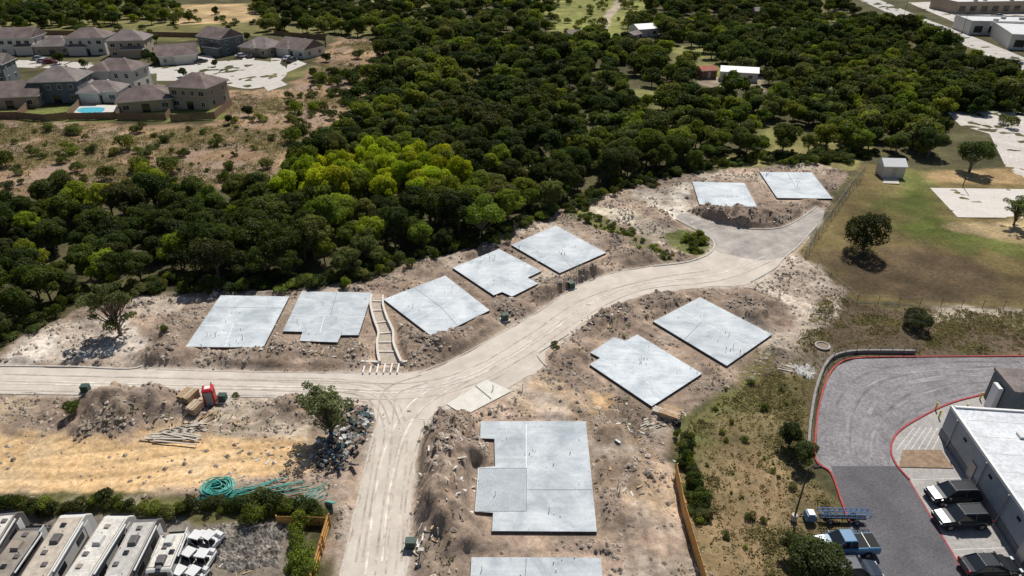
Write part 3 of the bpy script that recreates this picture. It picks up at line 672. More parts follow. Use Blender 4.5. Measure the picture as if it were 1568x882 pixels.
tree('oak_tree',1484,264,NEAR[1],4.3,7,(.08,.10,.035),4)
tree('oak_tree',1552,345,SPARSE[2],3.2,6,(.10,.13,.05),3.2)
tree('oak_tree',1420,240,NEAR[2],4.0,6.5,(.07,.09,.03),4)
tree('bush',1400,501,DENSE[0],2.2,2.6,(.055,.07,.022),4.2)
tree('small_tree',1207,685,NEAR[3],1.8,3.2,(.06,.085,.03),4)
tree('small_tree',1226,712,NEAR[4],1.6,3.0,(.06,.085,.03),4)
tree('small_tree',1238,895,NEAR[5],2.7,4.8,(.06,.08,.03),4)
tree('small_tree',1210,850,NEAR[0],1.5,2.6,(.07,.09,.035),4)
for a,b,s in [(118,640,.8),(330,618,.35),(362,612,.4),(848,530,.4),(852,538,.35),(1548,196,1.6),(1535,190,1.3),(256,517,.45),(655,660,.3)]:
    X0,Y0=G(a,b); place(BUSH[0],'shrub',X0,Y0,s,s,random.choice([LIT,OLV,PAL[4]]))
fh=empty('fence_side_shrubs')
for _ in range(42):
    t=random.random(); a=1032+t*34+random.gauss(0,5); b=668+t*130
    X0,Y0=G(a+12,b); place(random.choice(BUSH),'shrub',X0,Y0,random.uniform(.3,.75),random.uniform(.3,.75),random.choice(PAL+[LIT,OLV]),fh)
hd=empty('hedge')
for a in range(-20,500,9):
    b=782+6*math.sin(a*.03)+random.gauss(0,3)-(8 if a<60 else 0)
    X0,Y0=G(a,b); s=random.uniform(.35,.8)+(.2 if a>370 else 0)
    if random.random()<.12: continue
    place(random.choice(BUSH),'shrub',X0,Y0,s,s*1.0,random.choice(PAL+[LIT,OLV,PAL[2]]),hd)
for a,b,s in [(458,835,.8),(465,858,1.0),(470,890,1.0),(450,878,.7),(462,812,.9),(390,795,1.0),(300,880,.6)]:
    X0,Y0=G(a,b); place(random.choice(BUSH),'shrub',X0,Y0,s,s,random.choice([PAL[4],LIT]),hd)

# ---------- fences ----------
def wood_fence(name,pts,H=1.8,m=M_WOODF,bw=.14,px=True,z=0):
    P=GP(pts) if px else pts; mb=MB()
    for a,b in zip(P[:-1],P[1:]):
        L=math.dist(a,b); an=math.atan2(b[1]-a[1],b[0]-a[0]); n=max(1,int(L/(bw+.015)))
        for i in range(n):
            t=(i+.5)/n; q=(a[0]+(b[0]-a[0])*t,a[1]+(b[1]-a[1])*t); hh=H+random.uniform(-.03,.03)
            mb.box((*q,z+hh/2),(bw,.025,hh),m,rz=an)
        nx_,ny_=-math.sin(an)*.05,math.cos(an)*.05
        for zz in(.3,H*.55,H-.2): mb.box(((a[0]+b[0])/2+nx_,(a[1]+b[1])/2+ny_,z+zz),(L,.05,.09),m,rz=an)
        for t in np.arange(0,L,2.4): mb.box((a[0]+(b[0]-a[0])*t/L+nx_*2,a[1]+(b[1]-a[1])*t/L+ny_*2,z+H/2),(.1,.1,H),m,rz=an)
    return mb.build(name)
wood_fence('wooden_fence',[(1033,730),(1045,790),(1062,850),(1078,905),(1095,980)],1.8)
wood_fence('wooden_fence',[(505,805),(492,850),(478,900),(460,980)],1.6)
wood_fence('wooden_fence',[(425,803),(505,805)],1.1,M_WOODF)
def chain_fence(name,pts,H=1.9,sp=3.,wr=.007,m=M_STEEL):
    P=GP(pts); mb=MB()
    for a,b in zip(P[:-1],P[1:]):
        L=math.dist(a,b); n=max(1,round(L/sp))
        for i in range(n+1): q=(a[0]+(b[0]-a[0])*i/n,a[1]+(b[1]-a[1])*i/n); mb.cyl((*q,0),(*q,H+.1),.04,.04,m,6)
        for zz in (H,.1): mb.cyl((*a,zz),(*b,zz),.022,.022,m,5,False)
        k=int(L/.45)
        for i in range(k):
            t0=i/k; t1=min(1,(i+H/.45*.5)/k); 
            A=(a[0]+(b[0]-a[0])*t0,a[1]+(b[1]-a[1])*t0);B=(a[0]+(b[0]-a[0])*t1,a[1]+(b[1]-a[1])*t1)
            mb.cyl((*A,.1),(*B,H),wr,wr,m,3,False); mb.cyl((*A,H),(*B,.1),wr,wr,m,3,False)
    return mb.build(name)
M_GALV=mat('galvanised_wire',(.16,.16,.155),.6,3,.2,metal=.3)
chain_fence('chain_link_fence',[(1322,268),(1300,295),(1272,335),(1246,372),(1232,395)],2.2)
chain_fence('chain_link_fence',[(1232,395),(1270,430),(1312,464),(1440,470),(1568,474),(1700,478)],1.3,wr=.004,m=M_GALV)
for pts in [[(28,182),(70,186),(105,182)],[(-60,175),(-10,182),(28,182)],[(105,184),(180,182),(190,172)],[(180,184),(255,184),(262,176)],[(262,186),(330,182),(356,160)],[(105,182),(125,160)],[(28,182),(50,160)],[(-150,52),(0,52),(120,54),(250,56),(330,58)],[(500,72),(500,62),(420,54)],[(180,182),(200,160)]]:
    wood_fence('backyard_fence',pts,1.8,M_WOODB,.3)
# ---------- houses ----------
def hip(mb,cx,cy,w,d,z,m,ov=.5,pitch=.5,gable=False):
    w2,d2=w/2+ov,d/2+ov
    if w2>=d2:
        rh=d2*pitch; ins=0 if gable else d2*.9; r=[(cx-w2+ins,cy,z+rh),(cx+w2-ins,cy,z+rh)]
        q=[(cx-w2,cy-d2,z),(cx+w2,cy-d2,z),(cx+w2,cy+d2,z),(cx-w2,cy+d2,z)]
        f=[(0,1,5,4),(2,3,4,5),(1,2,5),(3,0,4)]
    else:
        rh=w2*pitch; ins=0 if gable else w2*.9; r=[(cx,cy-d2+ins,z+rh),(cx,cy+d2-ins,z+rh)]
        q=[(cx-w2,cy-d2,z),(cx+w2,cy-d2,z),(cx+w2,cy+d2,z),(cx-w2,cy+d2,z)]
        f=[(1,2,5,4),(3,0,4,5),(0,1,4),(2,3,5)]
    mb.add(q+r,f,m)
    mb.box((cx,cy,z-.1),(2*w2-.02,2*d2-.02,.18),M_WHITE)
def house(px,py,w,d,st,rot,wall,roof,wing=None,sc_=1.0):
    X0,Y0=G(px,py); e=empty('suburban_house',(X0,Y0,0),rot); hh=2.8*st+.2
    a=MB();b=MB();c_=MB();dr=MB()
    a.box((0,0,hh/2),(w,d,hh),wall); hip(b,0,0,w,d,hh+.1,roof,gable=random.random()<.25)
    if wing:
        wx_,wy_,ww,wd,ws_=wing; wh=2.8*ws_+.2
        a.box((wx_,wy_,wh/2+.003),(ww,wd,wh),wall); hip(b,wx_,wy_,ww,wd,wh+.11,roof)
    def win(x_,y_,z_,ax,ww=1.3,wh=1.2):
        if ax=='y': c_.box((x_,y_,z_),(ww+.2,.1,wh+.2),M_WHITE); c_.box((x_,y_,z_),(ww,.16,wh),M_GLASS); c_.box((x_,y_,z_),(.05,.19,wh),M_WHITE)
        else: c_.box((x_,y_,z_),(.1,ww+.2,wh+.2),M_WHITE); c_.box((x_,y_,z_),(.16,ww,wh),M_GLASS); c_.box((x_,y_,z_),(.19,.05,wh),M_WHITE)
    for s_ in range(st):
        z_=1.5+2.8*s_
        for t in np.linspace(-.36,.36,4):
            if s_ or abs(t)>.2: win(w*t,-d/2,z_,'y',random.choice([1.0,1.5]))
            win(w*t,d/2,z_,'y',1.1)
        for t in(-.25,.25): win(-w/2,d*t,z_,'x',1.0); win(w/2,d*t,z_,'x',1.0)
    dr.box((.0,-d/2,1.05),(1.9,.14,2.1),M_GLASS); dr.box((w*.25,d/2+.01,1.1),(4.6,.15,2.2),M_WHITE); dr.box((-w*.2,d/2+.01,1.05),(1,.15,2.1),M_BRICK)
    b.box((w*.15,d*.1,hh+.1+d*.22),(.5,.5,.7),wall)
    a.build('walls',e);b.build('roof',e);c_.build('windows',e);dr.build('doors',e)
    return e
R_=M_ROOF;R2=M_ROOF2
r=math.radians
for args in [
 (310,160,11,10,2,r(-12),M_TAN,R_,(-2,4,8,6,1)),(228,164,13,10,1,r(20),M_TAN,R_,(3,3,7,8,1)),(163,152,10,8,1,r(5),M_CREAM,R2,(-2,-2,5,6,1)),
 (103,150,12,11,2,r(8),M_GREYW,R2,(3,4,8,7,1)),(30,158,14,11,1,r(12),M_TAN,R_,(-3,2,7,9,1)),(190,133,13,9,2,r(-5),M_CREAM,R_,(-3,-1,6,9,2)),
 (-5,125,10,9,2,r(10),M_GREYW,R2,None),(-60,150,13,10,1,r(10),M_CREAM,R_,None),(-60,112,12,10,2,r(10),M_TAN,R_,None),
 (275,94,12,10,1,r(25),M_CREAM,R_,(2,-2,7,8,1)),(342,80,12,10,2,r(-30),M_GREYW,R_,(2,-3,7,7,1)),(405,82,12,10,1,r(-25),M_TAN,R2,(-2,-2,7,8,1)),(462,84,13,10,1,r(-30),M_CREAM,R_,(-3,-2,6,8,1)),
 (205,84,12,10,2,r(8),M_TAN,R2,(2,-3,7,7,1)),(145,80,13,10,2,r(5),M_CREAM,R_,(-3,-3,6,6,1)),(92,80,12,10,1,r(5),M_TAN,R2,None),(40,80,12,10,2,r(4),M_CREAM,R_,(3,-3,6,6,1)),(-15,80,12,10,1,r(4),M_TAN,R_,None),(-70,80,12,10,1,r(4),M_CREAM,R2,None)]:
    house(*args)
M_CDS=mat('street_concrete',(.50,.47,.43),.9,.4,.12,ns2=3)
mb=MB(); cds=catmull(GP([(205,100),(260,103),(300,98),(335,94),(385,92),(428,98),(440,110),(425,126),(385,136),(345,130),(318,118),(270,114),(205,112),(60,104),(-150,100),(-150,90),(60,93)]),4,True)
mb.prism(cds,0,.04,M_CDS); mb.build('cul_de_sac')
mb=MB()
for i,q in enumerate([[(300,86),(322,84),(335,98),(310,100)],[(375,80),(392,80),(388,95),(370,95)],[(415,90),(432,88),(428,100),(415,100)],[(262,104),(280,100),(300,104),(285,112)],[(440,100),(455,92),(470,98),(438,112)],[(400,128),(425,120),(440,130),(410,140)],[(240,112),(300,114),(290,124),(240,124)]]):
    mb.prism(GP(q),.0,.05+i*.004,M_CDS)
mb.build('driveways')
mb=MB(); mb.prism(GP([(103,172),(118,160),(185,162),(172,178)]),0,.10,mat('pool_deck',(.58,.55,.50),.85,1,.1)); mb.prism(catmull(GP([(118,171),(124,166),(145,165),(160,166),(156,172),(138,174)]),4,True),.1,.12,M_WATER); mb.build('swimming_pool')
def shed(name,px,py,w,d,hh,rot,wall,roof,gable=True,pitch=.35,door=True):
    X0,Y0=G(px,py); e=empty(name,(X0,Y0,0),rot); a=MB();b=MB();c_=MB()
    a.box((0,0,hh/2),(w,d,hh),wall); hip(b,0,0,w,d,hh+.1,roof,.25,pitch,gable)
    if gable:
        if w>=d: 
            for sx in(-1,1): a.add([(sx*(w/2),-d/2,hh),(sx*w/2,d/2,hh),(sx*w/2,0,hh+d/2*pitch)],[(0,1,2)],wall)
        else:
            for sy in(-1,1): a.add([(-w/2,sy*d/2,hh),(w/2,sy*d/2,hh),(0,sy*d/2,hh+w/2*pitch)],[(0,1,2)],wall)
    c_.box((0,-d/2-.0,1.05),(1,.08,2.1),M_DARK if not door else M_LUMBERW)
    if w>5:
        for t in(-.35,.3): c_.box((w*t,-d/2,1.6),(1.2,.1,1),M_GLASS)
    a.build('walls',e);b.build('roof',e);c_.build('doors_windows',e)
shed('garden_shed',1361,268,4.2,3.6,2.4,r(-4),mat('shed_wall',(.62,.56,.48),.9,3,.1),mat('shed_roof',(.72,.72,.71),.6,3,.08),pitch=.55)
mb=MB(); mb.prism(GP([(1352,273),(1375,273),(1377,282),(1352,281)]),0,.09,M_KERB); mb.build('shed_step')
M_METR=mat('metal_roof',(.60,.60,.60),.5,.5,.15)
shed('farm_house',985,54,9,8,3,r(20),M_CREAM,M_METR); shed('farm_shed',968,62,6,5,2.5,r(50),M_TAN,R2); shed('farm_house',1130,122,11,6,2.8,r(-15),M_CREAM,M_METR); shed('farm_shed',1080,118,5,5,2.5,r(10),M_BRICK,mat('rust_roof',(.35,.10,.06),.8,1,.3))
shed('farm_house',880,62,7,6,2.8,r(15),M_CREAM,R2);shed('farm_house',1165,26,9,7,3,r(5),M_TAN,R2)
M_HWY=mat('highway_concrete',(.46,.43,.40),.9,.15,.15,ns2=2)
M_LOTC=mat('lot_concrete',(.52,.48,.44),.9,.15,.15,ns2=1.5)
mb=MB(); mb.prism(GP([(1305,-5),(1335,-5),(1420,30),(1500,60),(1568,88),(1800,180),(1800,215),(1568,112),(1490,75),(1400,38)]),0,.04,M_HWY); mb.build('highway')
mb=MB(); mb.prism(GP([(1390,4),(1460,2),(1700,-4),(1760,110),(1568,70),(1500,50)]),0,.032,M_LOTC); mb.build('forecourt')
mb=MB(); mb.prism(GP([(1448,170),(1568,172),(1800,176),(1900,330),(1640,296),(1568,276),(1540,256),(1515,205),(1470,192)]),0,.04,M_LOTC); mb.build('car_park')
mb=MB(); mb.prism(GP([(1424,288),(1568,290),(1800,294),(1800,340),(1568,334),(1466,333)]),0,.06,mat('court_concrete',(.60,.56,.51),.9,.2,.08,ns2=2)); mb.build('basketball_court')
def bigb(name,px,py,w,d,hh,rot,wall,roof):
    X0,Y0=G(px,py); e=empty(name,(X0,Y0,0),rot); a=MB();b=MB();c_=MB()
    a.box((0,0,hh/2),(w,d,hh),wall)
    for sx in(-1,1): a.box((sx*(w/2-.1),0,hh+.25),(.2,d,.5),wall)
    for sy in(-1,1): a.box((0,sy*(d/2-.1),hh+.25),(w-.42,.2,.5),wall)
    b.box((0,0,hh+.04),(w-.5,d-.5,.08),roof)
    for _ in range(4): b.box((random.uniform(-.35,.35)*w,random.uniform(-.35,.35)*d,hh+.5),(1.6,1.2,.9),M_STEEL)
    for t in np.linspace(-.42,.42,7): c_.box((w*t,-d/2,hh*.45),(w*.08,.12,hh*.5),M_GLASS)
    a.build('walls',e);b.build('roof',e);c_.build('windows',e)
bigb('commercial_building',1548,50,40,16,5,r(-8),M_CREAM,M_METR); bigb('commercial_building',1500,16,40,20,5,r(5),M_TAN,M_METR); bigb('commercial_building',1620,70,40,30,5,r(-20),M_CREAM,M_METR)
# ---------- right-hand car park & building ----------
M_ASPH=mat('parking_asphalt',(.225,.212,.22),.9,.25,.28,ns2=3)
M_ASPHD=mat('dark_asphalt',(.115,.11,.12),.9,.3,.22,ns2=5)
M_WALK=mat('pavement_concrete',(.36,.34,.325),.9,.5,.15,ns2=3)
mb=MB(); mb.prism(lotW,-.05,.03,M_ASPH); mb.build('parking_lot')
DARKA=GP([(1272,714),(1375,714),(1392,735),(1480,882),(1560,1010),(1400,1010),(1333,882),(1292,772)],0)
mb=MB(); mb.prism(DARKA,.0,.034,M_ASPHD); mb.build('parking_lot_resurfaced')
ISL=[(1375,714),(1366,700),(1364,685),(1372,666),(1400,645),(1450,620),(1500,606),(1568,590),(1760,560),(1900,700),(1900,1010),(1560,1010),(1480,882),(1392,735)]
mb=MB(); mb.prism(GP(ISL),.0,.038,M_WALK); mb.build('pavement')
tl=empty('tyre_scuffs'); M_SC=[mat('scuff_dark',(.195,.183,.19),.9,1,.3,ns2=.3),mat('scuff_light',(.255,.242,.248),.9,1,.3,ns2=.3)]
zz=.036
for i,tset in enumerate([[(1568,566),(1450,572),(1360,590),(1320,630),(1312,706)],[(1568,575),(1440,584),(1370,605),(1335,650),(1330,706)],[(1568,560),(1420,562),(1330,580),(1290,630),(1285,700)],[(1568,584),(1470,596),(1390,625),(1350,668),(1347,706)]]):
    zz+=.0024
    for o_ in(-.8,.8): kerb('scuff',tset,.3,.001,M_SC[(i+(o_>0))%2],zz+(o_>0)*.001,off=o_,parent=tl)
kerb('red_kerb',[(1300,800),(1288,768),(1272,725),(1249,704),(1250,650),(1257,610),(1267,580),(1281,560),(1310,549),(1400,547)],.17,.15,M_REDKERB)
kerb('red_kerb',[(1400,547),(1568,546),(1760,545)],.17,.15,M_REDKERB)
kerb('red_kerb',[(1392,735),(1372,712),(1364,690),(1372,666),(1400,645),(1450,620),(1500,606),(1568,590),(1640,578)],.17,.15,M_REDKERB)
kerb('red_fire_lane_line',[(1392,735),(1435,808),(1480,884),(1540,985)],.13,.014,M_REDKERB,z=.034)
kerb('retaining_wall',[(1236,700),(1240,650),(1247,606),(1258,572),(1274,550),(1310,541),(1400,541)],.28,.5,mat('stone_wall',(.27,.255,.24),.9,3,.3))
chain_fence('metal_railing',[(1238,700),(1242,650),(1249,606),(1260,573),(1276,552),(1310,543),(1400,543)],1.1,1.6,m=M_GALV)
mb=MB(); mb.prism(GP([(1382,690),(1440,690),(1460,718),(1376,716)]),.038,.12,mat('planter_soil',(.27,.19,.13),.95,2,.4)); mb.build('planting_bed')
mb=MB()
M_LINE=mat('worn_line_paint',(.55,.54,.52),.8,4,.3)
for i in range(6):
    a=G(1372+i*11,690);b=G(1400+i*9,655)
    mb.box(((a[0]+b[0])/2,(a[1]+b[1])/2,.043),(math.dist(a,b),.09,.004),M_LINE,rz=math.atan2(b[1]-a[1],b[0]-a[0]))
for yy_ in (735,771,806,842,880):
    a=G(1395+(yy_-735)*.6,yy_);b=G(1500+(yy_-735)*.45,yy_-3)
    mb.box(((a[0]+b[0])/2,(a[1]+b[1])/2,.043),(math.dist(a,b),.09,.004),M_LINE,rz=math.atan2(b[1]-a[1],b[0]-a[0]))
mb.build('parking_markings')
e=empty('commercial_building',(45.6,55.3,0),r(-6))
a=MB();b=MB();c_=MB(); Hb=3.7
a.box((16,-15,Hb/2),(32,30,Hb),M_BLDG); a.box((16,-15,.45),(32.1,30.1,.9),mat('wall_base',(.17,.18,.19),.9,2,.2))
a.box((.1,-15,Hb+.15),(.25,30,.3),M_WHITE); a.box((16.15,-.1,Hb+.15),(31.6,.25,.3),M_WHITE)
b.box((16.1,-15.1,Hb+.05),(31.7,29.7,.1),M_MEMB)
for q in [(5,-4),(9,-8),(6,-13),(12,-5)]: b.box((*q,Hb+.2),(.8,.8,.3),M_METR); b.cyl((q[0]+1.5,q[1],Hb+.1),(q[0]+1.5,q[1],Hb+.7),.1,.1,M_STEEL)
for i in range(12): b.box((16,-2-2.4*i,Hb+.104),(31.5,.05,.008),M_KERB)
for t in(-4,-9,-14,-19): c_.box((-.02,t,2.9),(.12,.5,.25),M_DARK); 
for t in(-6.5,-16): c_.box((-.06,t,1.1),(.12,1.0,2.1),M_STEEL)
for t in(-2,-8,-12,-18): c_.cyl((-.14,t,0),(-.14,t,Hb),.06,.06,M_STEEL)
a.build('walls',e);b.build('roof',e);c_.build('doors_fittings',e)
e=empty('store_canopy',(54.5,60.5,0),r(-6)); a=MB(); a.box((4,-1,1.9),(9,4.2,3.8),M_GREYW); a.box((4,-1,3.95),(9.2,4.4,.3),M_ROOF2); a.box((-.9,-1.,1.6),(.5,1.2,3.2),M_WHITE); a.box((-.55,0,1.1),(.1,1,2.1),M_DARK); a.build('walls',e)
mb=MB()
M_YB=mat('bollard_yellow',(.6,.45,.05),.6,3,.1)
for q in[(1437,640),(1432,628),(1500,612),(1478,630)]: mb.cyl((*G(*q),.03),(*G(*q),1.05),.09,.09,M_YB,8)
mb.build('bollards')
def lamp(px,py,Hh,arm=1.2,rz=0,base=True):
    X0,Y0=G(px,py); e=empty('street_lamp',(X0,Y0,0),rz); a=MB()
    if base: a.cyl((0,0,0),(0,0,.75),.28,.28,M_KERB,12)
    a.cyl((0,0,.7 if base else 0),(0,0,Hh),.09,.06,mat('lamp_bronze',(.07,.06,.05),.5,3,.1),8); a.build('pole',e)
    a=MB(); a.cyl((0,0,Hh-.1),(arm,0,Hh),.035,.035,M_DARK,6); a.box((arm+.25,0,Hh),(.7,.35,.14),M_DARK,tx=.8,ty=.7); a.build('lamp_head',e,bevel=.02)
lamp(1215,797,6.6,.5,r(10)); lamp(1474,286,7,.8,r(150),False); lamp(1385,22,10,1.5,0,False); lamp(1470,60,10,1.5,0,False)
for q in[(575,20),(645,8),(960,60),(1250,65)]:
    X0,Y0=G(*q); e=empty('utility_pole',(X0,Y0,0)); a=MB(); a.cyl((0,0,0),(0,0,9.5),.15,.1,M_BARK); a.box((0,0,8.9),(2.2,.12,.14),M_BARK)
    for t in(-.9,0.3,.9): a.cyl((t,0,8.95),(t,0,9.2),.05,.05,M_STEEL,6)
    a.build('pole',e)
# ---------- vehicles ----------
def paint(name,c): return mat(name,c,.3,1,.04,spec=.5,coat=.6)
P_BLK=paint('paint_black',(.012,.014,.017));P_GRN=paint('paint_dark_grey',(.02,.024,.025));P_BLU=paint('paint_blue',(.07,.20,.36));P_WHT=paint('paint_white',(.7,.7,.7));P_NAV=paint('paint_navy',(.02,.03,.05));P_RED=paint('paint_red',(.3,.02,.02)); P_SIL=paint('paint_silver',(.35,.36,.37))
M_HL=mat('headlamp',(.7,.72,.75),.1,1,.05,spec=.6);M_TL=mat('tail_lamp',(.35,.01,.01),.2,1,.05,spec=.6)
def loft(mb,secs,m,cap=True):
    k=len(secs[0]); v=[p for s in secs for p in s]; f=[]
    for i in range(len(secs)-1):
        for j in range(k): f.append((i*k+j,i*k+(j+1)%k,(i+1)*k+(j+1)%k,(i+1)*k+j))
    if cap: f+=[list(range(k))[::-1],[len(v)-k+j for j in range(k)]]
    mb.add(v,f,m)
def wheels(mb,xs,w,rw=.35,tw=.24):
    for xx_ in xs:
        for s_ in(-1,1):
            yb=s_*(w/2-tw/2+.02); mb.cyl((xx_,yb-tw/2,rw),(xx_,yb+tw/2,rw),rw,rw,M_DARK,18); mb.cyl((xx_,yb-tw/2-.012,rw),(xx_,yb+tw/2+.012,rw),rw*.6,rw*.6,M_STEEL,10)
def car(name,px,py,rz,P,kind='suv',XY=None):
    X0,Y0=XY or G(px,py); e=empty(name,(X0,Y0,.04),rz); b=MB();g=MB();d=MB()
    L,W=(4.75,1.9) if kind!='pickup' else (5.6,2.0)
    hb,hr={'suv':(1.05,1.72),'sedan':(.92,1.45),'pickup':(1.1,1.85)}[kind]
    if kind=='pickup': st=[(-L/2,.88,.45,1.0),(-L/2+.08,.96,.35,1.12),(-.55,.98,.32,1.12),(1.05,.98,.32,1.1),(1.6,.97,.32,1.08),(L/2-.25,.93,.35,.98),(L/2,.80,.45,.85)]
    elif kind=='suv': st=[(-L/2,.80,.45,.95),(-L/2+.12,.90,.33,1.05),(-1.2,.95,.3,hb),(.7,.95,.3,hb),(1.5,.93,.3,.98),(L/2-.22,.87,.33,.86),(L/2,.70,.42,.70)]
    else: st=[(-L/2,.76,.45,.82),(-L/2+.15,.87,.33,.92),(-1.3,.92,.3,hb),(.6,.92,.3,hb),(1.5,.90,.3,.84),(L/2-.25,.83,.33,.72),(L/2,.66,.42,.60)]
    secs=[]
    for X_,hw,zl,zt in st: secs.append([(X_,-hw*.93,zl),(X_,-hw,zl+.2),(X_,-hw,zt-.16),(X_,-hw*.86,zt),(X_,hw*.86,zt),(X_,hw,zt-.16),(X_,hw,zl+.2),(X_,hw*.93,zl)])
    loft(b,secs,P)
    if kind=='pickup': xs=(-.75,-.60,.5,1.25)
    elif kind=='suv': xs=(-L/2+.15,-L/2+.55,.35,1.15)
    else: xs=(-L/2+.5,-1.05,.25,1.15)
    bw,tw=.83,.68; zb=hb-.05
    v=[(xs[0],-bw,zb),(xs[3],-bw,zb-.03),(xs[3],bw,zb-.03),(xs[0],bw,zb),(xs[1],-tw,hr-.05),(xs[2],-tw,hr-.03),(xs[2],tw,hr-.03),(xs[1],tw,hr-.05)]
    g.add(v,[(0,1,5,4),(1,2,6,5),(2,3,7,6),(3,0,4,7),(4,5,6,7)],M_GLASS)
    b.box(((xs[1]+xs[2])/2,0,hr-.02),(xs[2]-xs[1]+.02,2*tw+.04,.06),P,tx=.94,ty=.9)
    for s_ in(-1,1):
        b.cyl(((xs[1]+xs[2])/2,s_*bw,zb),((xs[1]+xs[2])/2,s_*tw,hr),.045,.045,P,5)
        b.cyl((xs[0],s_*bw,zb),(xs[1],s_*tw,hr-.03),.05,.05,P,5); b.cyl((xs[3],s_*bw,zb),(xs[2],s_*tw,hr-.03),.04,.04,P,5)
        b.box((xs[3]-.2,s_*(bw+.2),hb+.02),(.16,.22,.14),P)
        d.box((L/2-.13,s_*.62,.68 if kind!='pickup' else .8),(.22,.34,.14),M_HL); d.box((-L/2+.04,s_*.7,.82),(.12,.22,.28),M_TL)
        for xx_ in (L*.31,-L*.30): d.cyl((xx_,s_*.80,.38),(xx_,s_*.985,.38),.42,.42,M_DARK,18)
    if kind=='pickup': d.box((-1.75,0,1.125),(1.9,1.5,.02),M_DARK); d.box((-1.75,0,1.16),(.06,1.6,.06),M_STEEL)
    if kind=='suv':
        for s_ in(-1,1): d.cyl((xs[1]+.1,s_*.6,hr+.06),(xs[2]-.1,s_*.6,hr+.06),.02,.02,M_STEEL,5)
    d.box((L/2-.02,0,.5),(.1,1.2,.18),M_DARK); wheels(d,(L*.31,-L*.30),W+.06,.36)
    b.build('body',e,bevel=.05,smooth=False); g.build('glass',e,bevel=.02); d.build('trim_wheels',e)
    return e
car('parked_suv',1455,764,r(182),P_BLK,'suv'); car('parked_suv',1468,800,r(182),P_GRN,'suv'); car('parked_car',1512,874,r(2),P_BLK,'sedan')
car('pickup_truck',1290,842,r(182),P_BLU,'pickup'); car('parked_car',1302,882,r(2),P_NAV,'suv')
for a,b_,rr,P in [(442,92,1.2,P_WHT),(447,95,1.3,P_BLK),(371,88,.4,P_WHT),(382,88,2,P_BLK),(68,96,.1,P_WHT),(78,97,.2,P_RED),(60,92,.2,P_SIL),(308,96,.8,P_BLK)]: car('parked_car',a,b_,rr,P,'sedan')
for a,b_ in[(1470,30),(1490,34),(1530,26),(1410,28),(1440,45),(1555,98)]: car('parked_car',a,b_,r(-20),random.choice([P_WHT,P_SIL,P_BLK]),'sedan')
car('parked_car',8,890,r(120),P_BLU,'sedan')
e=empty('pipe_rack_trailer',(*G(1284,798),.03),r(-2)); a=MB()
for s_ in(-.38,.38):
    for zz in(.85,1.25): a.cyl((-2.0,s_,zz),(2.5,s_,zz),.035,.035,M_BLUE,6)
    for i in range(10): a.cyl((-2.0+.5*i,s_,.85),(-2.0+.5*i,s_,1.25),.03,.03,M_BLUE,5)
for i in range(19): a.cyl((-2.0+.25*i,-.38,1.25),(-2.0+.25*i,.38,1.25),.025,.025,M_BLUE,5)
a.build('rack',e); a=MB(); a.box((.2,0,.55),(4.2,.5,.12),M_DARK); wheels(a,(-1.0,1.4),1.0,.3,.18)
a.box((-2.7,.0,.62),(1.0,1.0,.6),P_BLU,tx=.8,ty=.85); a.box((-2.7,0,.98),(.6,.7,.18),P_WHT); a.cyl((-3.2,0,.45),(-3.7,0,.45),.05,.05,M_DARK); a.build('chassis',e,bevel=.03)
